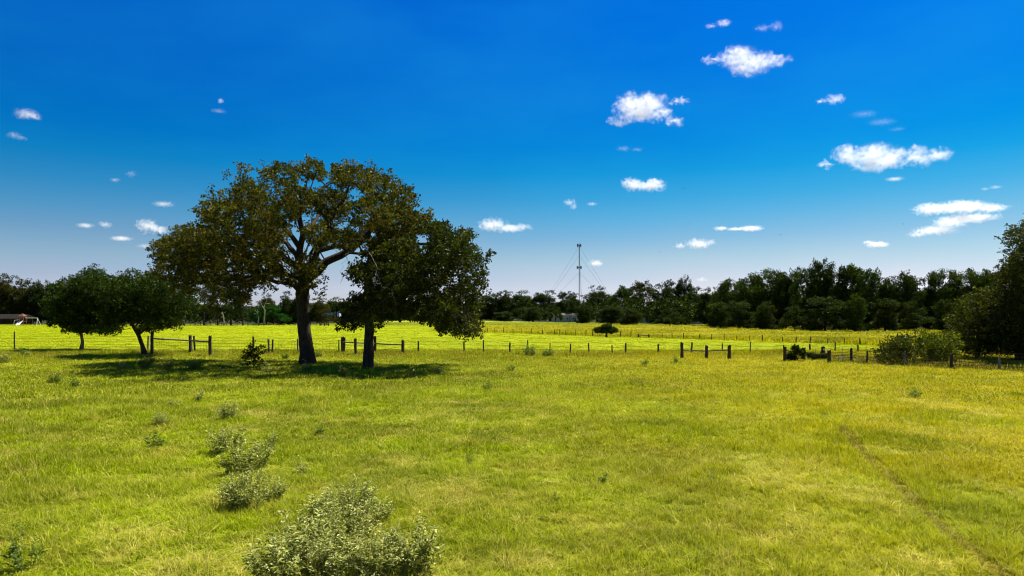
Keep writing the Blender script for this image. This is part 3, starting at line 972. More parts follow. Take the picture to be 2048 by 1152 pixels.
# ------------------------------------------------------------------ right edge trees
def right_trees():
    d = 52.0; base = at(2040, d); base.z = gzf(base.x, base.y)
    L = [(2042, 470, 34, 26), (2028, 492, 24, 14), (2060, 520, 50, 44), (2030, 550, 36, 34), (2080, 590, 70, 60), (2020, 600, 44, 44), (2050, 650, 60, 45), (2010, 665, 44, 36),
         (2110, 640, 60, 60), (2110, 520, 50, 50), (2085, 450, 40, 30), (1990, 545, 14, 10), (2095, 690, 60, 26), (2030, 690, 44, 20)]
    P = [px_poly([(2040, 722, 0, .28), (2045, 680, 0, .24), (2050, 640, 0, .22), (2055, 590, 0, .19), (2055, 530, 0, .13), (2045, 480, 0, .07)], d, base),
         px_poly([(2050, 640, 0, .14), (2090, 600, .8, .1), (2110, 540, 1.0, .06)], d, base),
         px_poly([(2048, 660, 0, .14), (2020, 620, -.8, .1), (2000, 600, -1.0, .05)], d, base)]
    make_tree('leafy_tree', base, px_lobes(L, d, base, 3.4, 2070, 110, 9), P, M_OAK2,
              'tall dark leafy tree cut off by the right edge, behind the net fence', seed=41, spacing=0.46, per=14, leaf=0.15, crad=0.32, shell=0.4, frac=0.4, bottom=0.3)
    d = 54.0; base = at(1955, d); base.z = gzf(base.x, base.y)
    L = [(1945, 610, 30, 26), (1970, 585, 26, 20), (1925, 640, 30, 24), (1975, 630, 44, 36), (1915, 660, 24, 22), (1950, 670, 50, 32), (1995, 675, 44, 30), (1930, 690, 30, 14), (1985, 600, 34, 26), (1965, 700, 44, 16)]
    P = [px_poly([(1955, 718, 0, .16), (1957, 690, 0, .14), (1955, 660, 0, .12), (1958, 620, 0, .07)], d, base),
         px_poly([(1955, 670, 0, .1), (1930, 650, -.4, .06), (1918, 645, -.5, .03)], d, base)]
    make_tree('leafy_tree', base, px_lobes(L, d, base, 2.4, 1955, 62, 10), P, M_EDGE,
              'low bushy tree with yellowish olive leaves in front of the tall right edge tree', seed=42, spacing=0.44, per=14, leaf=0.14, crad=0.30, shell=0.4, frac=0.4, bottom=0.3)
right_trees()

def make_shrub(name, x, ybase, lst, depth, mat, label, seed, cat='shrub', leaf=0.10, spacing=0.3, crad=0.2, group=None, per=14):
    d = dist_of(ybase); base = at(x, d); base.z = gzf(base.x, base.y)
    xs = [l[0] for l in lst]
    half = max(abs(v - x) for v in xs) + max(l[2] for l in lst)
    lobes = px_lobes(lst, d, base, depth, x, half, seed)
    root = empty(name, base); tag(root, label, cat, group)
    cen, outd = lobes_clusters(lobes, spacing, seed, 0.35, 0.05)
    rng = np.random.default_rng(seed)
    stems = [[(0, 0, -0.1, .035), (0.02, 0, .15, .03)]]
    for k in range(5):
        a = k * 1.256 + rng.uniform(-.4, .4)
        stems.append([(0, 0, .12, .03), (0.25 * math.cos(a), 0.25 * math.sin(a), .45, .02), (0.4 * math.cos(a), 0.4 * math.sin(a), .8, .012)])
    A, par, rad = grow(stems, cen[rng.uniform(size=len(cen)) < 0.25], seed, r_tip=0.004)
    link('stems', tubes('stems', A, par, rad, seed), M_BARK, root)
    link('foliage', leaves_mesh('foliage', cen, crad * rng.uniform(0.7, 1.2, len(cen)), per, leaf, seed + 1, outward=outd, up=0.15), mat, root)
    return root

make_shrub('round_shrub', 507, 736, [(507, 708, 22, 19), (494, 718, 15, 13), (520, 700, 14, 14), (508, 692, 12, 9), (497, 702, 14, 13), (516, 722, 15, 10)], 0.8, M_OAK2,
           'round dark green shrub growing on the wire fence left of the big oak', 51, leaf=0.10, spacing=0.24, crad=0.17)
make_shrub('bramble_thicket', 1795, 727, [(1775, 700, 26, 20), (1800, 690, 32, 24), (1765, 712, 22, 14), (1825, 705, 28, 22), (1790, 715, 34, 12), (1820, 682, 22, 15)], 1.8, M_EDGE,
           'vine covered green thicket behind the net fence, left end of the hedge', 52, 'thicket', 0.13, 0.36, 0.24)
make_shrub('bramble_thicket', 1870, 724, [(1860, 682, 34, 20), (1890, 690, 34, 24), (1850, 702, 30, 18), (1905, 672, 24, 16), (1880, 712, 40, 14), (1840, 668, 16, 9)], 1.8, M_BRAMBLE,
           'yellow green thicket in the net fence between the left thicket and the low bushy tree', 53, 'thicket', 0.13, 0.36, 0.24)
make_shrub('fence_vine', 1592, 724, [(1586, 716, 14, 8), (1583, 712, 9, 10), (1592, 700, 9, 10), (1603, 706, 8, 9), (1578, 722, 12, 6)], 0.4, M_SMALL,
           'dark green vine bush tangled between the posts of the sagging rail brace', 54, 'vine', 0.11, 0.13, 0.16, None, 20)
make_shrub('fence_vine', 1635, 722, [(1628, 717, 14, 7), (1645, 716, 10, 7), (1618, 712, 8, 6)], 0.4, M_SMALL,
           'low green vine clump under the drooping rail of the right brace', 55, 'vine', 0.11, 0.13, 0.16, None, 20)

# lone round tree in the meadow
def field_tree():
    d = dist_of(674); base = at(1213, d)
    L = [(1213, 657, 17, 7), (1200, 660, 11, 6), (1227, 660, 11, 6), (1213, 652, 11, 5), (1220, 662, 10, 5), (1205, 662, 9, 5)]
    P = [px_poly([(1213, 674, 0, .14), (1213, 668, 0, .12), (1212, 663, 0, .1)], d, base),
         px_poly([(1213, 668, 0, .08), (1204, 662, 0, .05)], d, base), px_poly([(1213, 668, 0, .08), (1222, 662, 0, .05)], d, base)]
    make_tree('round_tree', base, px_lobes(L, d, base, 1.2, 1213, 26, 12), P, M_FAR[1], 'low round green tree standing alone at the far fence line',
              seed=61, spacing=0.20, per=14, leaf=0.17, crad=0.22, shell=0.4, frac=0.5, bottom=0.55, up=0.2)
field_tree()

# ------------------------------------------------------------------ far trees
def proto_tree(kind, seed):
    """a 15 m tree around the origin: returns (trunk mesh, crown mesh)"""
    rng = random.Random(seed)
    H = 15.0
    lobes = []
    if kind == 'full':       # foliage to the ground, ragged top
        for k in range(26):
            z = rng.uniform(1.2, 12.8); w = 4.6 * math.sin(min(1, (z + 3.0) / 12.5) * math.pi * 0.72) + 0.6
            a = rng.uniform(0, 6.28); r = w * math.sqrt(rng.uniform(0.05, 1)) * 0.8
            s = rng.uniform(1.3, 2.3)
            lobes.append((r * math.cos(a), r * math.sin(a), z, s, s, s * 0.8))
        for k in range(7):
            a = rng.uniform(0, 6.28); r = rng.uniform(0, 2.6)
            lobes.append((r * math.cos(a), r * math.sin(a), 13.4 + rng.uniform(-.8, .9), .9, .9, rng.uniform(.7, 1.2)))
        leaf, up, tr0 = 0.42, 0.5, 0.3
    elif kind == 'oak':      # rounded clumpy crown
        for k in range(24):
            a = rng.uniform(0, 6.28); r = 4.4 * math.sqrt(rng.uniform(0, 1))
            z = 3.5 + (1 - (r / 5.6) ** 2) * rng.uniform(0.3, 1) * 9.2
            s = rng.uniform(1.3, 2.1)
            lobes.append((r * math.cos(a), r * math.sin(a), z, s * 1.15, s * 1.15, s * 0.75))
        for k in range(8):
            a = k * 0.785; lobes.append((3.6 * math.cos(a), 3.6 * math.sin(a), rng.uniform(1.4, 3), 1.9, 1.9, 1.4))
        for k in range(6):
            a = rng.uniform(0, 6.28); r = rng.uniform(0, 3.2)
            lobes.append((r * math.cos(a), r * math.sin(a), 13.6 - r * .35 + rng.uniform(-.3, .7), .8, .8, .7))
        leaf, up, tr0 = 0.38, 0.1, 0.35
    elif kind == 'plume':    # upright feathery sprays
        for k in range(40):
            a = rng.uniform(0, 6.28); z = rng.uniform(1.2, 12.5)
            w = 4.4 * math.sin(min(1, (z + 2.5) / 13.0) * math.pi * 0.70)
            r = w * math.sqrt(rng.uniform(.1, 1))
            s = rng.uniform(1.1, 1.8)
            lobes.append((r * math.cos(a), r * math.sin(a), z, s, s, s * 1.35))
        for k in range(10):
            a = rng.uniform(0, 6.28); r = rng.uniform(0, 3.4)
            lobes.append((r * math.cos(a), r * math.sin(a), 13.0 - r * .3 + rng.uniform(-.2, 1.2), .5, .5, 1.2))
        leaf, up, tr0 = 0.46, 1.1, 0.3
    elif kind == 'open':     # trunk shows below, thin crown
        for k in range(18):
            a = rng.uniform(0, 6.28); z = rng.uniform(5.0, 13.8)
            r = 3.2 * math.sqrt(rng.uniform(0, 1)) * (1 - (z - 9) ** 2 / 60)
            s = rng.uniform(0.9, 1.6)
            lobes.append((r * math.cos(a), r * math.sin(a), z, s, s, s * 0.8))
        leaf, up, tr0 = 0.34, 0.2, 0.25
    elif kind == 'mound':    # low dense dome
        for k in range(22):
            a = rng.uniform(0, 6.28); r = 6.5 * math.sqrt(rng.uniform(0, 1))
            z = (1 - (r / 7.6) ** 2) * rng.uniform(0.25, 1) * 12.5 + 1
            s = rng.uniform(1.5, 2.4)
            lobes.append((r * math.cos(a), r * math.sin(a), z, s, s, s * 0.7))
        leaf, up, tr0 = 0.42, 0.2, 0.3
    cen, outd = lobes_clusters(lobes, 0.70 if kind != 'open' else 0.62, seed, 0.5, 0.4)
    npr = np.random.default_rng(seed)
    P = [[(0, 0, 0, tr0), (0.1, 0, 2, tr0 * .85), (0, .1, 5, tr0 * .7), (.1, 0, 8, tr0 * .45), (0, 0, 11, tr0 * .2)]]
    A, par, rad = grow([trunk_flare(P[0])], cen[npr.uniform(size=len(cen)) < (0.12 if kind != 'open' else .3)], seed, alpha=0.2, r_tip=0.03)
    tm = tubes('trunk', A, par, rad, seed)
    cm = leaves_mesh('crown', cen, 0.66 * npr.uniform(.7, 1.3, len(cen)), 13, leaf, seed + 1, up=up, outward=outd, elong=1.7 if kind != 'plume' else 2.6)
    return tm, cm

PROTO = {}
for kind, seeds in (('full', (101, 102, 103)), ('oak', (111, 112, 113)), ('plume', (121, 122, 123)), ('open', (131, 132)), ('mound', (141, 142))):
    PROTO[kind] = [proto_tree(kind, s) for s in seeds]

_mat_cache = {}
def far_tree(x, top, wpx, ybase, kind, v, mi, label, name='far_tree', cat='tree', group=None, rz=None):
    d = dist_of(ybase); base = at(x, d)
    tm, cm = PROTO[kind][v % len(PROTO[kind])]
    key = (kind, v % len(PROTO[kind]), mi)
    if key not in _mat_cache:
        if len(_mat_cache) and any(k[:2] == key[:2] for k in _mat_cache): cm2 = cm.copy()
        else: cm2 = cm
        cm2.materials.clear(); cm2.materials.append(M_FAR[mi])
        _mat_cache[key] = cm2
    h = (ybase - top) / F * d
    w = wpx / F * d
    nat = {'full': 9.0, 'oak': 10.0, 'plume': 7.6, 'open': 6.5, 'mound': 14.0}[kind]
    root = empty(name, base, (x * 0.37 + v) if rz is None else rz)
    root.scale = (w / nat, w / nat, h / 14.9)
    tag(root, label, cat, group)
    link('trunk', tm, M_BARK if mi != 4 else M_BARK, root)
    link('crown', _mat_cache[key], None, root)
    return root

GR = 'trees of the wood beyond the meadow'
GL = 'trees standing behind the left side of the mown field'
# right-hand wood, left to right
RW = [
 (962, 592, 44, 641, 'oak', 0, 0, 'dark rounded tree just right of the drooping oak crown, first of the far wood'),
 (990, 587, 42, 641, 'full', 0, 0, 'low dark tree in the far wood, second from the drooping oak'),
 (1013, 579, 40, 641, 'oak', 1, 0, 'dark tree with a small knobbed top, third from the drooping oak'),
 (1046, 581, 46, 641, 'oak', 2, 1, 'flat topped tree halfway between the drooping oak and the radio mast'),
 (1078, 589, 36, 642, 'full', 1, 1, 'lower green tree left of the tan house in the far wood'),
 (1100, 580, 48, 642, 'oak', 0, 0, 'broad dark tree rising behind and left of the tan house'),
 (1130, 585, 34, 643, 'full', 2, 0, 'dark tree immediately left of the radio mast foot'),
 (1149, 583, 26, 643, 'oak', 1, 0, 'narrow tree at whose top the radio mast foot disappears'),
 (1140, 600, 20, 644.5, 'open', 1, 0, 'thin young tree standing before the middle of the tan house'),
 (1194, 572, 56, 645, 'oak', 2, 0, 'open branched dark tree immediately right of the radio mast, standing above its neighbours'),
 (1226, 590, 30, 645, 'full', 0, 1, 'short tree filling the dip right of the open branched tree'),
 (1246, 575, 44, 646, 'full', 1, 1, 'green tree with pointed shoulders above and right of the lone round tree'),
 (1282, 564, 46, 647, 'full', 2, 2, 'olive topped tree, palest crown in the middle of the far wood'),
 (1315, 566, 40, 648, 'oak', 0, 0, 'dark tree between the olive topped tree and the tree with twin knobs'),
 (1340, 561, 46, 649, 'full', 0, 0, 'wide dark tree carrying knobbed twin tops above the white shed'),
 (1369, 553, 24, 649, 'plume', 0, 0, 'thin spike topped tree sticking up in the middle of the far wood'),
 (1392, 570, 40, 650, 'oak', 1, 1, 'round tree just right of the thin spike topped tree'),
 (1420, 574, 40, 652, 'oak', 2, 0, 'dark tree above the white trailer in the far wood'),
 (1440, 582, 26, 653, 'plume', 1, 1, 'slender tree at the low dip before the tall right hand wood'),
 (1464, 553, 46, 655, 'plume', 2, 0, 'first tall tree of the right hand wood, left shoulder of the rise'),
 (1500, 548, 56, 656, 'plume', 0, 1, 'tall feathery tree second in the right hand wood'),
 (1535, 538, 56, 657, 'plume', 1, 1, 'tall feathery tree with a bright top left of the highest one'),
 (1572, 546, 46, 658, 'full', 1, 0, 'dark tree in the slight dip left of the highest crown'),
 (1606, 530, 44, 659, 'plume', 2, 1, 'tree leaning against the left of the highest crown of the right hand wood'),
 (1638, 517, 44, 660, 'full', 2, 0, 'highest crown of the right hand wood'),
 (1668, 524, 44, 660, 'plume', 0, 0, 'tall tree touching the right of the highest crown'),
 (1702, 529, 46, 660, 'plume', 1, 1, 'thin leaved tree with sky showing through its top'),
 (1740, 531, 44, 661, 'plume', 2, 1, 'pointed tree at the right end of the highest stretch of the wood'),
 (1775, 552, 44, 661, 'full', 0, 0, 'lower dark tree in the gap of the right hand wood'),
 (1815, 541, 54, 661, 'plume', 0, 0, 'domed dark tree above the left thicket'),
 (1852, 552, 40, 661, 'oak', 0, 0, 'low dark tree right of the domed tree of the right hand wood'),
 (1885, 539, 50, 661, 'plume', 1, 1, 'green tree with a tuft on its left shoulder, above the hedge thickets'),
 (1930, 533, 56, 661, 'plume', 2, 1, 'wide green tree second last before the right edge trees'),
 (1975, 540, 50, 661, 'full', 1, 1, 'last wood tree, half hidden behind the low bushy tree'),
 (2030, 530, 60, 661, 'full', 2, 0, 'wood tree hidden mostly by the tall right edge tree'),
]
for (x, top, w, yb, kd, v, mi, lab) in RW:
    far_tree(x, top - (3 if x < 1450 else 0), w * 1.15, yb, kd, v, mi, lab, group=GR)
# low edge bushes in front of the wood
EB = [(1010, 622, 60, 643, 'bush in the shade at the left end of the far wood'), (1066, 620, 40, 644, 'bush left of the tan house wall'),
      (1111, 617, 24, 645, 'small bush hiding part of the left half of the tan house'), (1168, 610, 44, 648, 'vine draped bush right of the tan house'),
      (1222, 620, 60, 649, 'dark bush behind the lone round tree'), (1262, 616, 40, 651, 'bush in the wood edge left of the white shed'), (1340, 612, 70, 653, 'broad bush before the wood between shed and trailer'),
      (1440, 616, 50, 657, 'rounded bush at the dip of the wood edge'), (1478, 605, 50, 659, 'pale green bush below the first tall tree'), (1530, 610, 60, 661, 'bush with a lit top below the feathery trees'),
      (1590, 600, 60, 662, 'dark bush under the trees left of the highest crown'), (1650, 598, 60, 663, 'bush at the foot of the highest crown'), (1710, 596, 60, 664, 'bush under the thin leaved tree'),
      (1770, 600, 60, 664, 'bush under the lower dark tree behind the left thicket'), (1830, 596, 60, 664, 'bush behind the left thicket'), (1890, 596, 60, 664, 'bush behind the yellow green thicket'), (1950, 596, 60, 664, 'bush hidden behind the low bushy tree')]
for i, (x, top, w, yb, lab) in enumerate(EB):
    far_tree(x, top - (i * 7 % 5) * 3, w * (.75 + .2 * (i % 3)), yb, ('full', 'full', 'mound', 'full')[i % 4], i, (0, 0, 1, 0, 0)[i % 5], lab, name='edge_bush', cat='bush', group='bushes along the edge of the far wood')
# left trees
LW = [
 (-22, 545, 60, 647.6, 'oak', 0, 0, 'dark tree cut by the left edge above the barn'),
 (14, 540, 56, 647.6, 'oak', 1, 2, 'tallest olive tree at the left edge behind the barn'),
 (50, 556, 48, 647.6, 'full', 0, 2, 'dark olive tree rising above the play set'),
 (82, 557, 46, 647.6, 'oak', 2, 0, 'rounded dark tree right of the play set tree'),
 (118, 562, 46, 647.6, 'full', 1, 0, 'tree just left of the small domed tree'),
 (160, 566, 50, 652, 'oak', 0, 0, 'tree mostly hidden behind the small domed tree'),
 (210, 570, 50, 652, 'full', 2, 0, 'tree hidden between the two small trees'),
 (262, 566, 50, 652, 'oak', 1, 0, 'tree hidden behind the small leaning tree'),
 (318, 570, 50, 652, 'full', 0, 0, 'tree behind the right half of the small leaning tree'),
 (368, 568, 44, 652, 'open', 0, 2, 'tree at the right edge of the small leaning tree crown'),
 (408, 566, 36, 651, 'open', 1, 2, 'thin olive tree just right of the small leaning tree'),
 (436, 574, 34, 651, 'open', 0, 2, 'thin browning tree with bare lower trunk, second right of the small tree'),
 (462, 580, 34, 651, 'open', 1, 0, 'dark thin tree under the left hanging foliage of the big oak'),
 (486, 586, 34, 651, 'open', 0, 0, 'thin tree just left of the bright green mound of foliage'),
 (533, 584, 34, 650, 'oak', 2, 2, 'yellowish green tree rising over the bright green mound'),
 (575, 578, 36, 650, 'oak', 0, 0, 'dark tree left of the big oak trunk'),
 (603, 582, 34, 650, 'full', 1, 0, 'dark tree directly behind the big oak trunk'),
 (640, 590, 40, 649, 'oak', 1, 2, 'tree just right of the big oak trunk'),
 (672, 592, 46, 645, 'oak', 2, 1, 'far green tree above the distant white house'),
 (708, 593, 46, 645, 'oak', 0, 1, 'far green tree between the two oak trunks'),
 (750, 590, 46, 645, 'full', 1, 1, 'tree behind the straight trunked oak'),
 (800, 590, 50, 645, 'oak', 2, 0, 'tree hidden behind the drooping oak crown'),
 (850, 592, 50, 644, 'full', 0, 0, 'tree behind the middle of the drooping oak crown'),
 (900, 590, 50, 643, 'oak', 1, 0, 'tree behind the right of the drooping oak crown'),
]
for (x, top, w, yb, kd, v, mi, lab) in LW:
    far_tree(x, top, w * 1.15, yb, kd, v, mi, lab, group=GL)
far_tree(548, 601, 66, 650.5, 'mound', 0, 3, 'bright green mound shaped tree at the end of the mown field', cat='tree')
far_tree(512, 606, 34, 650.5, 'mound', 1, 3, 'smaller bright green bush joined to the left of the green mound', cat='bush', name='bright_bush')
far_tree(577, 612, 26, 650, 'open', 0, 4, 'reddish brown half dead tree behind the right of the green mound', cat='tree', name='browned_tree')
far_tree(668, 622, 24, 648, 'mound', 1, 2, 'small olive bush below the distant white house', cat='bush', name='field_bush')

def dead_tree(x, top, yb, lean, seed, label):
    d = dist_of(yb); base = at(x, d)
    root = empty('dead_tree', base); tag(root, label, 'dead tree', 'pale dead trunks')
    h = (yb - top) / F * d
    rng = np.random.default_rng(seed)
    tg = np.stack([rng.normal(0, h * .10, 9) + lean * h, rng.normal(0, .6, 9), rng.uniform(.6, 1.0, 9) * h], 1)
    A, par, rad = grow([[(0, 0, -.2, .30), (lean * h * .3, 0, h * .3, .24), (lean * h * .7, 0, h * .6, .17)]], tg, seed, r_tip=0.07)
    link('trunk', tubes('trunk', A, par, rad, seed), M_BARK_PALE, root)
dead_tree(517, 618, 650.8, 0.0, 3, 'pale straight dead trunk in front of the bright green mound')
dead_tree(528, 600, 650.8, 0.05, 4, 'pale forked dead trunk in front of the bright green mound')
dead_tree(448, 622, 651.5, -0.04, 5, 'short pale dead trunk left of the green mound')

# distant wood mass closing the horizon
def far_wood():
    rng = random.Random(9)
    lobes = []
    for k in range(230):
        th = R(-62 + 124 * k / 229)
        r = 560 + rng.uniform(-30, 60)
        h = rng.uniform(9, 13)
        lobes.append((r * math.sin(th), r * math.cos(th), h * .5, 9, 9, h * .55))
    cen, outd = lobes_clusters(lobes, 2.4, 77, .6, 0.3)
    l2 = []
    for k in range(120):                       # the inside of the wood, right behind its front trees
        t = k / 119; x = 930 + 1250 * t
        if 1095 < x < 1162 or 1278 < x < 1304 or 1382 < x < 1416: continue
        yb = 638.8 + (661.0 - 638.8) * min(1, max(0, (x - 960) / 700)) ** 0.9
        d = dist_of(yb) + rng.uniform(8, 26); p = at(x, d); h = rng.uniform(7.5, 10.5)
        l2.append((p.x, p.y, h * .5, 3.2, 3.2, h * .55))
    for k in range(50):
        x = -60 + 700 * k / 49; d = 292 + rng.uniform(-6, 12); p = at(x, d); h = rng.uniform(7, 10)
        if 470 < x: h *= .8
        l2.append((p.x, p.y, h * .5, 3.6, 3.6, h * .55))
    c2, o2 = lobes_clusters(l2, 1.5, 78, .5, 0.3)
    npr = np.random.default_rng(3)
    me = leaves_mesh('distant_wood', cen, 2.0 * npr.uniform(.7, 1.3, len(cen)), 9, 1.4, 5, up=.2)
    me2 = leaves_mesh('wood_interior', c2, 1.2 * npr.uniform(.7, 1.3, len(c2)), 10, .8, 6, up=.2)
    o = link('wood_interior', me2, M_FAR[0])
    tag(o, 'dark leafy mass inside the wood behind its front row of trees', 'wood', kind='stuff')
    o = link('distant_wood', me, M_FAR[0])
    tag(o, 'dark distant wood along the horizon behind the nearer trees', 'wood', kind='stuff')
far_wood()

# ------------------------------------------------------------------ fences
def post_mesh(h, r, seed, lean=(0, 0), sides=9):
    rng = np.random.default_rng(seed)
    nr = 6
    V, Fq = [], []
    prof = 1 + rng.normal(0, .06, sides)
    for i in range(nr):
        t = i / (nr - 1)
        z = -0.3 + (h + 0.3) * t
        rr = r * (1 - 0.12 * t) * (1 + rng.normal(0, .04))
        cxx = lean[0] * h * t + rng.normal(0, .1) * r
        cyy = lean[1] * h * t + rng.normal(0, .1) * r
        for s in range(sides):
            a = 2 * math.pi * s / sides
            q = rr * prof[s]
            V.append((cxx + q * math.cos(a), cyy + q * math.sin(a), z + (rng.normal(0, .25) * r if i == nr - 1 else 0)))
    for i in range(nr - 1):
        for s in range(sides):
            s2 = (s + 1) % sides
            Fq.append((i * sides + s, i * sides + s2, (i + 1) * sides + s2, (i + 1) * sides + s))
    me = bpy.data.meshes.new('post')
    me.from_pydata(V, [], Fq + [tuple(range((nr - 1) * sides, nr * sides))])
    me.update()
    return me

def tube_between(pts, r, sides=4):
    """thin tube along 3d points"""
    V, Fq = [], []
    P = [Vector(p) for p in pts]
    for i, p in enumerate(P):
        t = (P[min(i + 1, len(P) - 1)] - P[max(i - 1, 0)]).normalized()
        u = t.cross(Vector((0, 0, 1)))
        if u.length < 1e-3: u = t.cross(Vector((0, 1, 0)))
        u.normalize(); w = t.cross(u)
        for s in range(sides):
            a = 2 * math.pi * (s + .5) / sides
            V.append(tuple(p + u * math.cos(a) * r + w * math.sin(a) * r))
        if i:
            a0 = (i - 1) * sides
            for s in range(sides):
                s2 = (s + 1) % sides
                Fq.append((a0 + s, a0 + s2, a0 + sides + s2, a0 + sides + s))
    return V, Fq

def multi_tube(name, runs, r, sides=4):
    V, Fq = [], []
    for pts in runs:
        v, f = tube_between(pts, r, sides)
        o = len(V)
        V += v; Fq += [tuple(i + o for i in q) for q in f]
    me = bpy.data.meshes.new(name)
    me.from_pydata(V, [], Fq); me.update()
    return me

def fence(name, posts, heights, wires, label, rad=0.06, stays=None, wr=0.007, pale=(), cat='fence', seed=0, ends=None):
    """posts: list of (x px, top y, base y); wires: strand heights; stays: list of (i0,i1,spacing,height)"""
    G = []
    for k, (x, t, b) in enumerate(posts):
        d = dist_of(b); p = at(x, d); p.z = gzf(p.x, p.y)
        h = (CAM_H + (HY - t) / F * d) - p.z
        G.append((p, h))
    o0 = G[0][0].copy()
    root = empty(name, o0); tag(root, label, cat)
    rng = random.Random(seed)
    for k, (p, h) in enumerate(G):
        if posts[k][0] is None: continue
        rr = rad * rng.uniform(.75, 1.3)
        m = post_mesh(h, rr, seed * 100 + k, (rng.uniform(-.07, .07), rng.uniform(-.05, .05)))
        po = link('fence_post', m, M_POST_PALE if k in pale else M_POST, root, p - o0)
    for wh in wires:
        pts = []
        for k in range(len(G) - 1):
            a, b = G[k][0], G[k + 1][0]
            for j in range(4):
                t = j / 4
                q = a.lerp(b, t); q.z = q.z + wh - 0.05 * math.sin(t * math.pi) + rng.uniform(-.01, .01)
                pts.append(q - o0)
        q = G[-1][0].copy(); q.z += wh
        pts.append(q - o0)
        link('wire', multi_tube('wire', [pts], wr, 3), M_WIRE, root)
    if stays:
        runs = []
        for (i0, i1, spc, hh) in stays:
            for k in range(i0, i1):
                a, b = G[k][0], G[k + 1][0]
                nseg = max(1, int((b - a).length / spc))
                for j in range(nseg):
                    q = a.lerp(b, j / nseg) - o0
                    sag = 0.05 * math.sin(j / nseg * math.pi)
                    runs.append([(q.x, q.y, q.z + .03), (q.x, q.y, q.z + hh - sag)])
        link('woven_stays', multi_tube('woven_stays', runs, wr * .7, 3), M_WIRE, root)
    return root, G

def adj(b, c=707, k=.45): return c + k * (b - c)
FL = [(-120, 664, 700), (29, 663, 701), (163, 668, 702), (296, 672, 703), (390, 672, 706), (507, 673, 708), (539, 678, 709), (544, 679, 709), (596, 678, 710), (686, 675, 707)]
fence('wire_fence', FL, None, (0.15, 0.4, 0.65, 0.9, 1.15, 1.4), 'wire fence with crooked weathered posts running behind the small trees and big oak',
      0.075, [(3, 9, 0.3, 1.15)], 0.009, pale=(2, 6, 8), seed=1)
FM = [(688, 675, 707), (750, 673, 706), (837, 682, adj(705)), (928, 683, adj(704)), (967, 680, adj(708)), (1019, 685, adj(706)), (1056, 680, adj(707)), (1100, 686, adj(709)),
      (1140, 688, adj(712)), (1178, 686, adj(706)), (1225, 690, adj(713)), (1251, 686, adj(707)), (1316, 688, adj(704)), (1383, 685, adj(706)), (1444, 687, adj(703)),
      (1500, 684, adj(708)), (1567, 690, adj(706)), (1620, 688, adj(702)), (1670, 684, adj(702)), (1716, 690, 706)]
fence('wire_fence', FM, None, (0.35, 0.7, 1.0), 'wire fence with slim uneven posts crossing the middle between pasture and mown field', 0.065, None, 0.007, pale=(6,), seed=2)
FR = [(1660, 701, 726), (1702, 696, 724), (1733, 702, 729), (1808, 704, 732), (1903, 708, 738), (1999, 713, 743), (2110, 716, 749), (2260, 722, 757)]
fence('net_fence', FR, None, (0.1, 0.3, 0.5, 0.7, 0.9, 1.1), 'net wire fence with stout posts running toward the right edge in front of the thickets', 0.085,
      [(2, 7, 0.22, 1.1)], 0.012, pale=(3, 5), seed=3)
ffx = [975, 990, 1007, 1026, 1044, 1062, 1085, 1109, 1120, 1132, 1152, 1172, 1185, 1241, 1262, 1324, 1344, 1367, 1400, 1423, 1448, 1473, 1500, 1525, 1565, 1592, 1620, 1655, 1688, 1720, 1760, 1800, 1850]
def ffy(x): return 665 + (x - 975) * 24 / 725
FF = [(x, ffy(x) - (9 + (k * 7 % 3)) - (x - 975) * 0.0035, ffy(x)) for k, x in enumerate(ffx)]
fence('far_fence', FF, None, (0.4, 0.8), 'thin far wire fence separating the mown field from the weedy meadow', 0.06, None, 0.008, seed=4)
FB = [(380 + k * 10.5, 645.5 + (k * 5 % 3) * .4, 651.6) for k in range(27)]
fence('back_fence', FB, None, (0.5, 1.0), 'distant post fence under the trees at the far end of the mown field', 0.10, None, 0.012, seed=5)

def brace(posts, rails, label, seed, pr=0.13, rr=0.055, sag=0.0, diag=None, plate=None, railmat=None):
    G = []
    for (x, t, b) in posts:
        d = dist_of(b); p = at(x, d); p.z = gzf(p.x, p.y)
        G.append((p, CAM_H + (HY - t) / F * d - p.z))
    o0 = G[0][0].copy()
    root = empty('fence_brace', o0)
    tag(root, label, 'fence brace', 'heavy post and rail fence braces')
    rng = random.Random(seed)
    for k, (p, h) in enumerate(G):
        po = link('post', post_mesh(h, pr * rng.uniform(.9, 1.12), seed * 10 + k, (rng.uniform(-.02, .02), 0), 12), M_POST, root, p - o0)
        if plate == k:
            bm = bmesh.new(); bmesh.ops.create_cube(bm, size=1)
            for v in bm.verts: v.co = Vector((v.co.x * .14, v.co.y * .012, v.co.z * .16))
            me = bpy.data.meshes.new('plate'); bm.to_mesh(me); bm.free()
            link('plate', me, M_WHITE, po, (0, -pr * 1.15, h * .8))
    for (i, yi, j, yj) in rails:
        (a, ha), (b, hb) = G[i], G[j]
        za = CAM_H + (HY - yi) / F * a.y; zb = CAM_H + (HY - yj) / F * b.y
        pts = []
        for q in range(9):
            t = q / 8
            p = a.lerp(b, t); z = za * (1 - t) + zb * t - sag * math.sin(t * math.pi)
            p = Vector((p.x, p.y - 0.02, z)) - o0
            p += Vector((0, 0, rng.uniform(-.012, .012)))
            pts.append(p)
        me = multi_tube('rail', [pts], rr, 8)
        for f_ in me.polygons: f_.use_smooth = True
        link('rail', me, railmat or M_RAIL, root)
    if diag:
        for (i, yi, j, yj) in diag:
            a, b = G[i][0], G[j][0]
            za = CAM_H + (HY - yi) / F * a.y; zb = CAM_H + (HY - yj) / F * b.y
            link('brace_wire', multi_tube('brace_wire', [[Vector((a.x, a.y, za)) - o0, Vector((b.x, b.y, zb)) - o0]], .014, 4), M_WIRE, root)
    return root
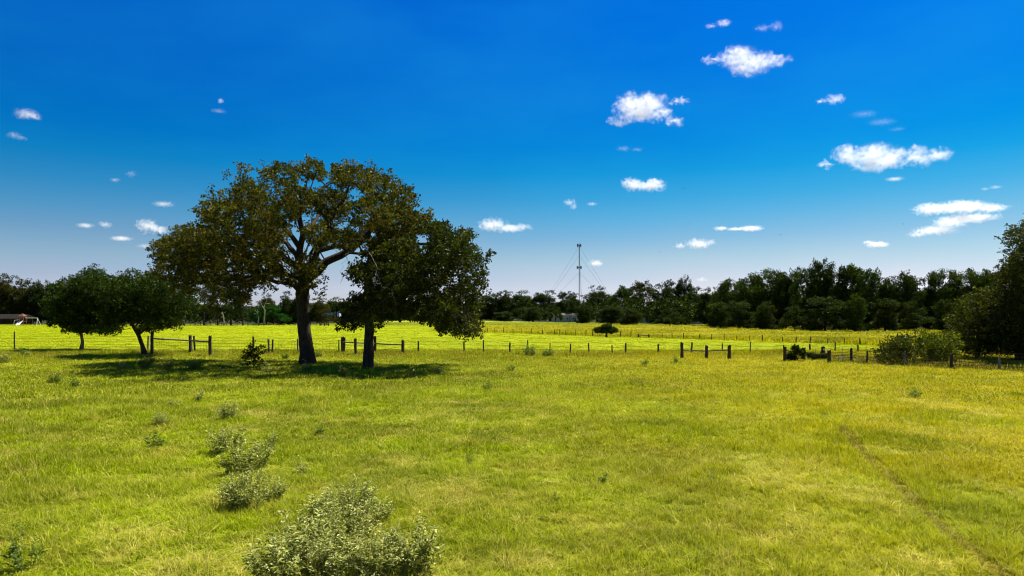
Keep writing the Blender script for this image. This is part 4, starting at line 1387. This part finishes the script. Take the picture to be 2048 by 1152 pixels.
brace([(304, 664, 712), (381, 671, 708), (420, 672, 715)], [(0, 677, 1, 681), (1, 681, 2, 684)], 'heavy dark post and rail brace beside the small leaning tree', 1, 0.14, 0.075, diag=[(0, 683, 1, 703)])
brace([(685, 674, 707), (711, 677, 711), (750, 673, 707), (806, 681, 710)], [(0, 684, 1, 685), (1, 685, 2, 687), (2, 687, 3, 690)], 'post and rail brace passing behind the straight oak trunk', 2, 0.14, 0.06, diag=[(1, 688, 2, 704), (3, 692, 2, 703)])
brace([(1364, 685, 717), (1413, 691, 718), (1459, 691, 720)], [(0, 701, 1, 702), (1, 702, 2, 700)], 'three post brace with a straight grey rail standing in the open pasture', 3, 0.13, 0.045)
brace([(1570, 694, 724), (1607, 696, 722), (1658, 701, 727)], [(0, 700, 1, 704), (1, 704, 2, 707)], 'three post brace with a drooping dark rail, wrapped in green vines', 4, 0.14, 0.04, sag=0.10, railmat=M_POST)
o = brace([(1646, 694, 718)], [], 'single stout post with a small white plate behind the drooping rail', 6, 0.14, plate=0)
o.name = 'corner_post'; o['category'] = 'post'; del o['group']
brace([(1277, 668, 675.2), (1298, 669, 675.9)], [(0, 670, 1, 670.5)], 'small distant rail brace in the far fence right of the lone round tree', 7, 0.13, 0.07)
brace([(640, 644, 652), (649, 645, 652), (657, 645, 652)], [(0, 649, 2, 649)], 'tiny far rail brace seen between the two oak trunks', 8, 0.22, 0.10)
def lone_post(x, t, b, r, label, mat, seed):
    d = dist_of(b); p = at(x, d); p.z = gzf(p.x, p.y)
    o = link('stake', post_mesh(CAM_H + (HY - t) / F * d - p.z, r, seed, (.03, 0), 7), mat, None, p)
    tag(o, label, 'stake')
lone_post(1684, 696, 719, .02, 'thin steel stake standing beside the small white bucket', M_POST_PALE, 91)
lone_post(296, 672, 704, .10, 'short weathered stake right behind the leaning tree trunk', M_POST_PALE, 92)
lone_post(677, 680, 706, .05, 'thin bent stake leaning left of the rail brace behind the oaks', M_POST, 93)

def bucket():
    d = dist_of(722.5); p = at(1683, d); p.z = gzf(p.x, p.y) + 0.0
    root = empty('bucket', p); tag(root, 'small white bucket in the grass right of the drooping rail brace', 'bucket')
    bm = bmesh.new()
    rings = []
    for (r, z) in ((.0, .01), (.12, .01), (.15, .28), (.165, .28), (.165, .31), (.15, .31), (.145, .29), (.115, .03), (0, .03)):
        rings.append([bm.verts.new((r * math.cos(a * math.pi / 8), r * math.sin(a * math.pi / 8), z)) for a in range(16)] if r > 0 else [bm.verts.new((0, 0, z))])
    for A_, B_ in zip(rings[:-1], rings[1:]):
        for s in range(16):
            s2 = (s + 1) % 16
            if len(A_) == 1: bm.faces.new((A_[0], B_[s2], B_[s]))
            elif len(B_) == 1: bm.faces.new((A_[s], A_[s2], B_[0]))
            else: bm.faces.new((A_[s], A_[s2], B_[s2], B_[s]))
    bmesh.ops.recalc_face_normals(bm, faces=bm.faces)
    me = bpy.data.meshes.new('body'); bm.to_mesh(me); bm.free()
    link('body', me, M_WHITE, root)
    pts = [(.165 * math.cos(t), -.06 + 0 * t, .30 + .13 * math.sin(t)) for t in np.linspace(0, math.pi, 12)]
    link('handle', multi_tube('handle', [pts], .006, 5), M_WIRE, root)
bucket()

# ------------------------------------------------------------------ buildings far away
def box_mesh(name, boxes):
    bm = bmesh.new()
    for (x0, x1, y0, y1, z0, z1) in boxes:
        r = bmesh.ops.create_cube(bm, size=1)
        for v in r['verts']:
            v.co = Vector(((x0 + x1) / 2 + v.co.x * (x1 - x0), (y0 + y1) / 2 + v.co.y * (y1 - y0), (z0 + z1) / 2 + v.co.z * (z1 - z0)))
    me = bpy.data.meshes.new(name); bm.to_mesh(me); bm.free()
    return me

def house(x, d, w, dep, h, rz, wall, roofm, label, roof_h=1.1, wins=3, name='house', door=True):
    base = at(x, d)
    root = empty(name, base, rz); tag(root, label, 'building')
    wl = link('wall', box_mesh('wall', [(-w / 2, w / 2, 0, dep, 0, h)]), wall, root)
    o = .35
    V = [(-w / 2 - o, -o, h), (w / 2 + o, -o, h), (w / 2 + o, dep + o, h), (-w / 2 - o, dep + o, h), (-w / 2 - o, dep / 2, h + roof_h), (w / 2 + o, dep / 2, h + roof_h)]
    V = [(a, b, c + .003) for a, b, c in V]
    me = bpy.data.meshes.new('roof'); me.from_pydata(V, [], [(0, 1, 5, 4), (2, 3, 4, 5), (0, 4, 3), (1, 2, 5), (3, 2, 1, 0)]); me.update()
    link('roof', me, roofm, root)
    for k in range(wins):
        xx = -w / 2 + w * (k + .7) / (wins + .4)
        wn = link('window', box_mesh('window', [(xx - .55, xx + .55, -.05, .05, 1.0, 1.12), (xx - .55, xx + .55, -.05, .05, 2.1, 2.22), (xx - .55, xx - .45, -.048, .048, 1.12, 2.1), (xx + .45, xx + .55, -.048, .048, 1.12, 2.1), (xx - .03, xx + .03, -.048, .048, 1.12, 2.1)]), M_WHITE, root)
        link('pane', box_mesh('pane', [(xx - .45, xx + .45, -.02, .02, 1.12, 2.1)]), M_DARK, wn)
    if door:
        xd = w / 2 - 1.4
        link('door', box_mesh('door', [(xd - .5, xd + .5, -.04, .02, 0, 2.1)]), M_RED, root)
    return root
house(1129, 345, 13, 8, 3.3, R(-6), M_TAN, M_ROOF, 'tan walled house half hidden in the far wood below the radio mast', wins=4)
house(1292, 300, 7, 5, 2.6, R(8), M_WHITE, M_ROOF, 'low white shed glimpsed under the middle of the far wood', 0.8, 1)
house(1398, 235, 6.5, 3, 3.0, R(4), M_WHITE, M_ROOF, 'white trailer glimpsed between trunks at the dip of the far wood', 0.25, 2)
house(662, 420, 10, 7, 6.2, R(5), M_WHITE, M_ROOF, 'distant white house seen between the two oak trunks', 1.2, 3)

def barn():
    base = at(8, 232)
    root = empty('barn', base, R(3)); tag(root, 'low open barn with a dark tin roof at the left edge', 'building')
    me = bpy.data.meshes.new('roof')
    V = [(-7, -.5, 2.2), (5.6, -.5, 2.2), (5.6, 7, 2.9), (-7, 7, 2.9), (-7, 3, 3.7), (5.6, 3, 3.7)]
    me.from_pydata(V, [], [(0, 1, 5, 4), (4, 5, 2, 3), (0, 4, 3), (1, 2, 5)]); me.update()
    link('roof', me, M_RUSTROOF, root)
    link('wall', box_mesh('wall', [(-7, 5.2, 6.5, 6.7, 0, 2.85)]), M_POST, root)
    for x in (-6.6, -3.6, -.6, 2.3, 5.1):
        link('post', box_mesh('post', [(x - .1, x + .1, -.1, .1, 0, 2.2)]), M_POST, root)
barn()

def playset():
    d = 222; base = at(48, d)
    root = empty('play_set', base, R(-4)); tag(root, 'brown wooden play set with pale slide and white swing frame by the barn', 'play set')
    link('tower', box_mesh('tower', [(-1.1, -.98, -1, -.88, 0, 3.2), (.5, .62, -1, -.88, 0, 3.2), (-1.1, -.98, .3, .42, 0, 3.2), (.5, .62, .3, .42, 0, 3.2),
                                     (-1.12, .64, -1.02, .44, 1.35, 1.45), (-1.12, .64, -1.02, -.96, 2.0, 2.1), (-1.12, .64, .38, .44, 2.0, 2.1)]), M_RED, root)
    me = bpy.data.meshes.new('roof')
    me.from_pydata([(-1.3, -1.2, 3.0), (.8, -1.2, 3.0), (.8, .6, 3.0), (-1.3, .6, 3.0), (-.25, -.3, 3.9)], [], [(0, 1, 4), (1, 2, 4), (2, 3, 4), (3, 0, 4), (3, 2, 1, 0)]); me.update()
    link('roof', me, M_RED, root)
    me = bpy.data.meshes.new('slide')
    me.from_pydata([(-.6, -1.02, 1.5), (.5, -1.02, 1.5), (.9, -3.2, .15), (-.2, -3.2, .15), (-.6, -1.02, 1.7), (-.2, -3.2, .35), (.5, -1.02, 1.7), (.9, -3.2, .35)], [],
                   [(0, 1, 2, 3), (0, 3, 5, 4), (1, 6, 7, 2)]); me.update()
    link('slide', me, M_WHITE, root)
    A = [[(.6, -.3, 2.45), (4.9, -.3, 2.45)], [(4.8, -.3, 2.45), (5.2, -1.2, 0)], [(4.8, -.3, 2.45), (5.2, .7, 0)]]
    link('swing_frame', multi_tube('swing_frame', A, .07, 6), M_WHITE, root)
    for sx in (2.0, 3.4):
        s = link('swing', box_mesh('swing', [(sx - .25, sx + .25, -.45, -.15, .6, .65)]), M_DARK, root)
        link('chain', multi_tube('chain', [[(sx - .22, -.3, .65), (sx - .22, -.3, 2.4)], [(sx + .22, -.3, .65), (sx + .22, -.3, 2.4)]], .02, 3), M_WIRE, s)
    link('ladder', multi_tube('ladder', [[(-1.1, -.9, 1.4), (-2.9, -.9, 0)], [(-1.1, .3, 1.4), (-2.9, .3, 0)], [(-3.0, -.3, 1.7), (-1.1, -.3, 1.9)], [(-3.0, -.3, 1.7), (-3.3, -.3, 0)]], .06, 5), M_WHITE, root)
playset()

# ------------------------------------------------------------------ guyed mast
def mast():
    d = 500; base = at(1158.5, d)
    top = CAM_H + (HY - 488) / F * d
    root = empty('radio_mast', base); tag(root, 'tall thin guyed radio mast rising above the far wood', 'mast')
    s = .42
    cs = [(s, 0), (-s / 2, s * .87), (-s / 2, -s * .87)]
    runs = [[(x, y, 0), (x, y, top)] for x, y in cs]
    z = 0; k = 0
    while z < top - 1.2:
        for i in range(3):
            a, b = cs[i], cs[(i + 1) % 3]
            if k % 2: a, b = b, a
            runs.append([(a[0], a[1], z), (b[0], b[1], z + 1.2)])
        z += 1.2; k += 1
    link('lattice', multi_tube('lattice', runs, .085, 4), M_STEEL, root)
    def ant(z0, hh, rad, n, nm):
        rr = []
        for i in range(n):
            a = 2 * math.pi * i / n + .2
            rr.append([(0, 0, z0), (rad * math.cos(a), rad * math.sin(a), z0)])
            a2 = 2 * math.pi * (i + 1) / n + .2
            rr.append([(rad * math.cos(a), rad * math.sin(a), z0), (rad * math.cos(a2), rad * math.sin(a2), z0)])
        link('platform', multi_tube('platform', rr, .10, 4), M_STEEL, root)
        for i in range(n):
            a = 2 * math.pi * i / n + .2
            x, y = rad * math.cos(a), rad * math.sin(a)
            link('antenna', box_mesh('antenna', [(x - .18, x + .18, y - .15, y + .15, z0 - hh / 2, z0 + hh / 2)]), M_WHITE if nm else M_STEEL, root)
    ant(top - 1.0, 2.2, 1.35, 9, False)
    ant(CAM_H + (HY - 535) / F * d, 2.0, 1.65, 9, False)
    link('lightning_rod', multi_tube('lightning_rod', [[(0, 0, top), (0, 0, top + 2.2)]], .06, 4), M_STEEL, root)
    for zt, anc in ((490, 34), (508, 34), (542, 34)):
        zz = CAM_H + (HY - zt) / F * d - 1
        for a in (R(188), R(-25), R(80)):
            rr = anc
            link('guy_wire', multi_tube('guy_wire', [[(0, 0, zz), (rr * math.cos(a) * 1.0, rr * math.sin(a), 0)]], .048, 3), M_STEEL, root)
mast()

# ------------------------------------------------------------------ weeds in the pasture
def weed_meshes(seed, rad, h, nst, leaf, wide=3.2, nl=22):
    """bushy weed: stems fanning from the root, narrow leaves crowding toward the tips"""
    rng = np.random.default_rng(seed)
    runs, V, Fc, T = [], [], [], []
    for s in range(nst):
        a = rng.uniform(0, 6.28); rr = rad * math.sqrt(rng.uniform(0, 1))
        b = np.array([rr * .45 * math.cos(a), rr * .45 * math.sin(a), 0])
        t = np.array([rr * math.cos(a), rr * math.sin(a), h * (1 - .45 * (rr / rad) ** 2) * rng.uniform(.45, 1.15)])
        m = (b + t) / 2 + np.array([0, 0, h * .1])
        runs.append([tuple(b - [0, 0, .05]), tuple(m), tuple(t)])
        for l in range(nl):
            f = rng.uniform(.08, 1.03) ** .75
            p = (1 - f) ** 2 * b + 2 * f * (1 - f) * m + f * f * t + rng.normal(0, .025, 3)
            ph = rng.uniform(0, 6.28)
            dr = np.array([math.cos(ph), math.sin(ph), rng.uniform(-.1, .9)]); dr /= np.linalg.norm(dr)
            sd_ = np.cross(dr, [0, 0, 1.0]) + rng.normal(0, .25, 3); sd_ /= np.linalg.norm(sd_)
            L = leaf * rng.uniform(.6, 1.3); W = L / wide
            up = np.array([0, 0, 1.0])
            q = [p, p + dr * L * .5 + sd_ * W * .5 + up * L * .10, p + dr * L - up * L * .12, p + dr * L * .5 - sd_ * W * .5 + up * L * .10]
            i = len(V); V += q; Fc.append((i, i + 1, i + 2, i + 3))
            tt = min(1, rng.uniform(0, .7) + .3 * f); T += [tt] * 4
    return multi_tube('stems', runs, .0035, 3), np_mesh('leaves', np.array(V), np.array(Fc), False, {'tint': np.array(T)})

WP = {'big': [weed_meshes(200 + k, .62, .66, 95, .068, 3.0, 30) for k in range(3)],
      'mid': [weed_meshes(210 + k, .34, .50, 30, .068, 3.0, 28) for k in range(3)],
      'small': [weed_meshes(220 + k, .2, .34, 12, .08, 2.6, 14) for k in range(3)],
      'tall': [weed_meshes(230 + k, .28, .75, 12, .13, 3.4, 16) for k in range(2)]}
_wm = {}
def weed(x, yb, kind, v, s, label, mat=None, name='weed_bush', cat='weed', group='silver green weed bushes in the pasture', sz=None):
    d = dist_of(yb); p = at(x, d); p.z = gzf(p.x, p.y)
    st, lf = WP[kind][v % len(WP[kind])]
    m = mat or M_WEED
    key = (kind, v % len(WP[kind]), m.name)
    if key not in _wm:
        l2 = lf.copy() if lf.materials else lf
        l2.materials.clear(); l2.materials.append(m); _wm[key] = l2
    root = empty(name, p, x * .7 + v); root.scale = (s, s, sz or s * (1.28 if m is M_WEED and 860 < yb < 1025 else 1.02))
    tag(root, label, cat, group)
    link('stems', st, M_STEM, root)
    link('leaves', _wm[key], None, root)
# the big clump in the lower middle
for (x, yb, k, v, s, lab) in [
    (700, 1032, 'big', 0, .92, 'silvery weed bush forming the top of the large foreground clump'),
    (640, 1052, 'mid', 1, 1.05, 'weed bush on the left shoulder of the large foreground clump'),
    (755, 1045, 'mid', 0, .9, 'sparse weed bush on the right shoulder of the large foreground clump'),
    (690, 1085, 'big', 1, .85, 'dark hearted weed bush in the centre of the large foreground clump'),
    (600, 1120, 'mid', 2, 1.35, 'weed bush at the left front of the large foreground clump'),
    (660, 1150, 'big', 2, .85, 'pale leaved weed bush at the bottom edge, left of centre in the large clump'),
    (760, 1150, 'big', 0, .85, 'weed bush at the bottom edge, centre right of the large clump'),
    (830, 1140, 'mid', 1, 1.25, 'pale tipped weed bush at the far right of the large foreground clump'),
    (555, 1170, 'mid', 0, 1.3, 'brownish weed bush at the lower left end of the large foreground clump'),
    (490, 1020, 'big', 1, .85, 'rounded weed bush casting a dark shadow, left of the large clump'),
    (545, 1008, 'mid', 2, .8, 'weed bush on the right flank of the rounded bush'),
    (478, 948, 'mid', 0, 1.25, 'weed bush just behind the rounded bush'),
    (520, 938, 'mid', 1, 1.0, 'weed bush up and right behind the rounded bush'),
    (440, 908, 'mid', 2, 1.1, 'dark based weed bush at the upper left of the left weed group'),
    (478, 896, 'small', 0, 1.3, 'small weed right of the dark based weed bush'),
    (543, 905, 'small', 1, 1.2, 'small sprig at the upper right of the left weed group'),
    (603, 948, 'small', 2, .8, 'thin dark weed sprig above the large foreground clump'),
    (455, 838, 'mid', 1, 1.2, 'pale low weed bush in the middle distance of the pasture'),
    (323, 852, 'mid', 0, .9, 'darker low weed left of the pale middle distance bush'),
    (400, 805, 'small', 1, 1.3, 'scrappy dark weed above the pale middle distance bush'),
    (345, 818, 'small', 2, .9, 'small pale weed below the shade of the small leaning tree'),
    (245, 742, 'mid', 2, 1.3, 'pale weed bush at the left end of the row before the leaning tree'),
    (291, 738, 'mid', 0, 1.9, 'largest pale weed bush in the row, at the foot of the leaning tree'),
    (336, 742, 'mid', 1, 1.5, 'pale weed bush third in the row, below the left rail brace'),
    (386, 742, 'mid', 2, 1.5, 'pale weed bush right of the row, below the last post of the left brace'),
    (6, 727, 'mid', 0, 1.6, 'pale weed bush cut by the left edge near the fence'),
    (56, 713, 'small', 0, 1.6, 'tiny weed by the first fence post on the left'),
    (532, 748, 'small', 1, 1.9, 'pale sprig in front of the round dark shrub'),
    (612, 748, 'small', 2, 1.9, 'pale sprig in front of the big oak trunk'),
    (688, 755, 'small', 0, 1.9, 'pale sprig between the two oak trunks'),
    (820, 758, 'small', 1, 1.8, 'pale sprig at the right end of the oak shade'),
    (876, 752, 'small', 2, 1.5, 'small sprig at the tip of the oak shadow')]:
    weed(x, yb, k, v, s, lab)
for (x, yb, k, v, s, lab) in [
    (50, 1150, 'tall', 0, .75, 'upright broad leaved green weed in the lower left corner'),
    (940, 920, 'tall', 1, .36, 'slim dark green weed standing alone in the middle foreground'),
    (1425, 958, 'tall', 0, .32, 'small dark weed alone in the right half of the pasture'),
    (1207, 965, 'small', 1, .7, 'low dark weed in the centre of the pasture'),
    (1830, 797, 'small', 2, 1.2, 'blue green weed alone on the right of the pasture'),
    (110, 768, 'mid', 1, 1.0, 'low dark weed mat on the left of the pasture'),
    (150, 778, 'small', 0, 1.5, 'small weed right below the dark weed mat'),
    (308, 895, 'small', 1, 1.2, 'low green weed alone in the left of the pasture'),
    (1352, 726, 'small', 0, 1.3, 'dark green weed left of the three post brace foot'),
    (1290, 733, 'small', 2, 1.6, 'low dark weed patch in the grass left of the three post brace'),
    (975, 780, 'small', 1, 1.3, 'low green weed patch right of the oak shadow'),
    (1022, 745, 'small', 2, 1.4, 'small dark weed before the middle fence'),
    (640, 870, 'small', 0, .8, 'faint green weed above the left weed group'),
    (1110, 1000, 'small', 1, .5, 'tiny weed right of the large foreground clump'),
    (1060, 714, 'mid', 2, 2.0, 'leafy weed at the leaning middle fence post'),
    (1096, 716, 'mid', 0, 1.5, 'leafy weed at the straight post right of the leaning one'),
    (45, 712, 'small', 1, 2.0, 'leafy weed between the left edge and first post'),
    (570, 720, 'mid', 1, 1.1, 'low weed between the round shrub and the big oak trunk'),
    (635, 716, 'mid', 0, 1.2, 'weed on the fence just right of the big oak trunk')]:
    weed(x, yb, k, v, s, lab, M_WEED_G, 'green_weed', 'weed', 'dark green weeds in the pasture')

# ------------------------------------------------------------------ birds
def birds():
    bm = bmesh.new()
    r = bmesh.ops.create_uvsphere(bm, u_segments=10, v_segments=6, radius=1)
    for v in r['verts']:
        v.co = Vector((v.co.x * .045, v.co.y * .15, v.co.z * .04))
    r = bmesh.ops.create_uvsphere(bm, u_segments=8, v_segments=5, radius=.03)
    for v in r['verts']: v.co += Vector((0, .15, .012))
    b = bpy.data.meshes.new('body'); bm.to_mesh(b); bm.free()
    def wing(s):
        me = bpy.data.meshes.new('wing')
        V = [(s * .02, .07, .01), (s * .16, .09, .07), (s * .34, -.01, .05), (s * .15, -.04, .06), (s * .02, -.07, .01)]
        V2 = [(x, y, z - .008) for x, y, z in V]
        me.from_pydata(V + V2, [], [(0, 1, 2, 3, 4), (9, 8, 7, 6, 5)] + [(i, i + 5, (i + 1) % 5 + 5, (i + 1) % 5) for i in range(5)]); me.update()
        return me
    tail = bpy.data.meshes.new('tail')
    tail.from_pydata([(-.015, -.12, 0), (.015, -.12, 0), (.05, -.25, 0), (-.05, -.25, 0), (0, -.12, .012), (0, -.24, .008)], [], [(0, 1, 2, 3), (0, 4, 5, 3), (4, 1, 2, 5)]); tail.update()
    w1, w2 = wing(1), wing(-1)
    for (x, y, d, rz, lab) in [(1320, 504, 170, 1.2, 'tiny dark bird low over the middle of the far wood'), (1367, 377, 180, .6, 'tiny dark bird right of the small white oval cloud'),
                               (1561, 470, 150, 2.0, 'tiny dark bird between the paired low clouds and the right clouds'), (1806, 448, 150, 1.0, 'tiny dark bird left of the layered right cloud'), (1376, 448, 190, 2.6, 'tiny dark bird above the low double cloud')]:
        root = empty('bird', at(x, d, y), rz); tag(root, lab, 'bird', 'tiny birds in the sky')
        link('body', b, M_BIRD, root); link('wing', w1, M_BIRD, root); link('wing', w2, M_BIRD, root); link('tail', tail, M_BIRD, root)
birds()

# ------------------------------------------------------------------ clouds (real volumes, far away)
BASE_ALT = 900.0
def cloud(x, y, blobs, dens, label, seed, nscale=1.0, amp=1.1):
    """blobs in photo pixels relative to (x,y): (dx,dy,rx,ry)"""
    tan = (HY - y) / F
    d = min(9000.0, BASE_ALT / tan)
    k = d / F
    org = at(x, d, y)
    hmax = max(b[3] for b in blobs) * k
    m, n, out = new_mat('cloud_vapour')
    tcn = N(n, 'ShaderNodeTexCoord')
    P = tcn.outputs['Object']
    # warp
    wn = N(n, 'ShaderNodeTexNoise'); wn.inputs['Scale'].default_value = 1.1 / hmax * nscale; wn.inputs['Detail'].default_value = 2
    mp0 = N(n, 'ShaderNodeMapping'); mp0.inputs['Location'].default_value = (seed * 913.0, seed * 377.0, seed * 131.0)
    n.links.new(P, mp0.inputs[0])
    n.links.new(mp0.outputs[0], wn.inputs['Vector'])
    sub = N(n, 'ShaderNodeVectorMath', operation='SUBTRACT'); n.links.new(wn.outputs['Color'], sub.inputs[0]); sub.inputs[1].default_value = (.5, .5, .5)
    scl = N(n, 'ShaderNodeVectorMath', operation='SCALE'); n.links.new(sub.outputs[0], scl.inputs[0]); scl.inputs['Scale'].default_value = hmax * 1.3 * amp
    add = N(n, 'ShaderNodeVectorMath', operation='ADD'); n.links.new(P, add.inputs[0]); n.links.new(scl.outputs[0], add.inputs[1])
    W = add.outputs[0]
    tot = None
    hull = []
    for (dx, dy, rx, ry) in blobs:
        c = (dx * k, 0, -dy * k)
        rr = (rx * k, max(rx, ry) * .8 * k, ry * k)
        s1 = N(n, 'ShaderNodeVectorMath', operation='SUBTRACT'); n.links.new(W, s1.inputs[0]); s1.inputs[1].default_value = c
        s2 = N(n, 'ShaderNodeVectorMath', operation='DIVIDE'); n.links.new(s1.outputs[0], s2.inputs[0]); s2.inputs[1].default_value = rr
        ln = N(n, 'ShaderNodeVectorMath', operation='LENGTH'); n.links.new(s2.outputs[0], ln.inputs[0])
        g = maprange(n, ln.outputs['Value'], 0.0, 1.0, 1.0, 0.0)
        tot = g if tot is None else math_n(n, 'MAXIMUM', tot, g)
        for i in range(10):
            for j in range(7):
                th = i * .628; ph = -math.pi / 2 + j * math.pi / 6
                hull.append((c[0] + rr[0] * 1.12 * math.cos(th) * math.cos(ph), c[1] + rr[1] * 1.1 * math.sin(th) * math.cos(ph), c[2] + rr[2] * 1.25 * math.sin(ph)))
    fn = N(n, 'ShaderNodeTexNoise'); fn.inputs['Scale'].default_value = 2.2 / hmax * nscale; fn.inputs['Detail'].default_value = 6; fn.inputs['Roughness'].default_value = .60
    n.links.new(mp0.outputs[0], fn.inputs['Vector'])
    nz = math_n(n, 'MULTIPLY', math_n(n, 'SUBTRACT', fn.outputs[0], 0.5), 2.1 * amp)
    v = math_n(n, 'ADD', tot, nz)
    # no vapour where the blobs have ended
    edge = maprange(n, tot, 0.0, 0.12)
    dn = maprange(n, v, 0.06, 1.15)
    dn = math_n(n, 'POWER', dn, 2.0)
    dn = math_n(n, 'MULTIPLY', math_n(n, 'MULTIPLY', dn, edge), min(dens, 1.15) ** 1.4 * 2.4 / hmax)
    vol = N(n, 'ShaderNodeVolumePrincipled')
    vol.inputs['Color'].default_value = (1, 1, 1, 1)
    vol.inputs['Anisotropy'].default_value = 0.25
    n.links.new(dn, vol.inputs['Density'])
    n.links.new(vol.outputs[0], out.inputs['Volume'])
    bm = bmesh.new()
    for p in hull: bm.verts.new(p)
    r = bmesh.ops.convex_hull(bm, input=bm.verts)
    bmesh.ops.delete(bm, geom=[g for g in r['geom_interior'] if isinstance(g, bmesh.types.BMVert)], context='VERTS')
    me = bpy.data.meshes.new('cloud'); bm.to_mesh(me); bm.free()
    o = link('cloud', me, m, None, org)
    tag(o, label, 'cloud', 'small white clouds')
    return o
CL = [
 (1490, 122, [(-12, -6, 45, 26), (25, 2, 50, 20), (62, -2, 34, 10), (-60, -2, 34, 6), (0, 14, 40, 16), (-25, -18, 30, 12)], 1.0, 'ragged swirling cloud, higher of the two big central ones', 1, 1.4),
 (1290, 220, [(-25, -10, 45, 24), (10, -14, 42, 24), (-10, 6, 55, 18), (-50, 22, 28, 10), (60, 24, 24, 10), (68, -18, 26, 5), (35, 8, 30, 14)], 1.5, 'dense puffy cloud with a thin tail on its right, below the ragged swirling one', 2, 1.2),
 (1665, 198, [(6, 0, 22, 12), (-22, 4, 14, 6)], .7, 'small ragged cloud alone between the ragged swirling cloud and the largest cloud', 3, 1.0),
 (1775, 312, [(-75, 0, 40, 22), (-25, -2, 48, 28), (10, 4, 45, 22), (65, 4, 38, 18), (105, -2, 30, 16), (60, -12, 22, 10), (-125, 18, 22, 7), (-20, 16, 60, 14)], 2.0, 'largest bright white cloud, two joined humps on the right', 4, 1.2),
 (1290, 370, [(-22, 0, 28, 14), (12, 2, 36, 12), (20, -6, 18, 10), (-30, -4, 20, 12)], 1.5, 'small white oval cloud below the dense puffy cloud', 5, 1.0),
 (1915, 418, [(-50, 0, 42, 14), (10, -4, 60, 14), (70, -2, 36, 9), (30, 18, 60, 9)], 1.6, 'flat white upper layer of the stacked clouds near the right edge', 6, 1.2),
 (1880, 455, [(20, -10, 40, 14), (-10, 6, 50, 10), (-45, 14, 22, 8)], .9, 'softer lower layer of the stacked clouds near the right edge', 7, 1.2),
 (1755, 489, [(0, 0, 26, 8), (-20, -4, 12, 4)], 1.2, 'tiny bright cloud low above the right hand wood', 8, 1.0),
 (1395, 488, [(2, 0, 30, 12), (-35, 4, 16, 7), (26, -3, 14, 8)], .9, 'low soft double cloud above the middle of the far wood', 9, 1.0),
 (1472, 457, [(30, 0, 30, 6), (-30, 0, 18, 5), (0, 1, 24, 3)], .9, 'thin streak cloud right of the low double cloud', 10, 1.0),
 (1008, 452, [(-22, -2, 38, 16), (15, 4, 40, 9), (42, 2, 18, 9)], .9, 'soft cloud low in the sky right of the oak crowns', 11, 1.0),
 (1192, 527, [(0, 0, 18, 8)], 1.0, 'tiny cloud puff beside the radio mast', 12, 1.0),
 (1140, 405, [(0, 0, 17, 8), (8, 8, 10, 7)], .45, 'faint little cloud above the radio mast', 13, 1.0),
 (1184, 408, [(0, 0, 14, 5)], .3, 'faint wisp just right of the faint little cloud', 14, 1.0),
 (303, 454, [(-8, -2, 26, 15), (12, 5, 26, 10)], 1.2, 'brightest cloud left of the big oak crown', 15, 1.0),
 (54, 228, [(0, 0, 28, 12), (14, 4, 20, 8)], .55, 'pale cloud high near the left edge', 16, 1.0),
 (34, 272, [(-6, -2, 16, 9), (10, 4, 14, 6)], .3, 'fainter cloud just below the pale left edge cloud', 17, 1.0),
 (171, 451, [(0, 0, 20, 6)], .6, 'little flat cloud, leftmost of the low left trio', 18, 1.0),
 (211, 449, [(0, 0, 16, 8)], .6, 'little round cloud, middle of the low left trio', 19, 1.0),
 (243, 477, [(0, 0, 25, 6)], .7, 'little flat cloud lowest of the low left trio', 20, 1.0),
 (327, 408, [(0, 0, 26, 7)], .4, 'faint flat cloud above the brightest left cloud', 21, 1.0),
 (290, 492, [(0, 0, 18, 6)], .35, 'faint puff below the brightest left cloud, by the oak crown', 27, 1.0),
 (442, 202, [(0, 0, 8, 7)], .8, 'tiny isolated puff high above the left of the oak', 22, 1.0),
 (436, 222, [(0, 0, 20, 5)], .14, 'faint smear under the tiny isolated puff', 28, 1.0),
 (1448, 46, [(0, 0, 18, 8), (-26, 6, 14, 4)], .5, 'small torn cloud at the top, left of a pair', 23, 1.2),
 (1550, 52, [(4, 0, 16, 12), (-24, 4, 22, 6)], .28, 'faint torn cloud at the top, right of a pair', 24, 1.2),
 (230, 360, [(0, 0, 13, 6)], .3, 'faint puff left of centre above the low left trio', 25, 1.0),
 (262, 348, [(0, 0, 14, 8)], .2, 'faintest puff right beside the other small one above the low left trio', 29, 1.0),
 (1790, 358, [(0, 0, 22, 5)], .35, 'thin wisp under the largest cloud', 26, 1.0),
 (1748, 236, [(-20, -8, 34, 7), (16, 8, 36, 7), (48, 22, 22, 5)], 0.085, 'very faint slanting wisp right of the small ragged cloud', 33, 1.0),
 (1992, 374, [(0, 0, 16, 5), (-22, 4, 12, 4)], .22, 'faint wisp above the stacked clouds at the right edge', 34, 1.0),
 (1404, 559, [(0, 0, 16, 6)], .35, 'faint cloud touching the tops of the far wood', 30, 1.0),
 (1255, 297, [(-8, 0, 16, 7), (20, 2, 16, 4)], .16, 'very faint wisp between the dense puffy cloud and the white oval one', 31, 1.0),
]
for c in CL:
    cloud(*c)
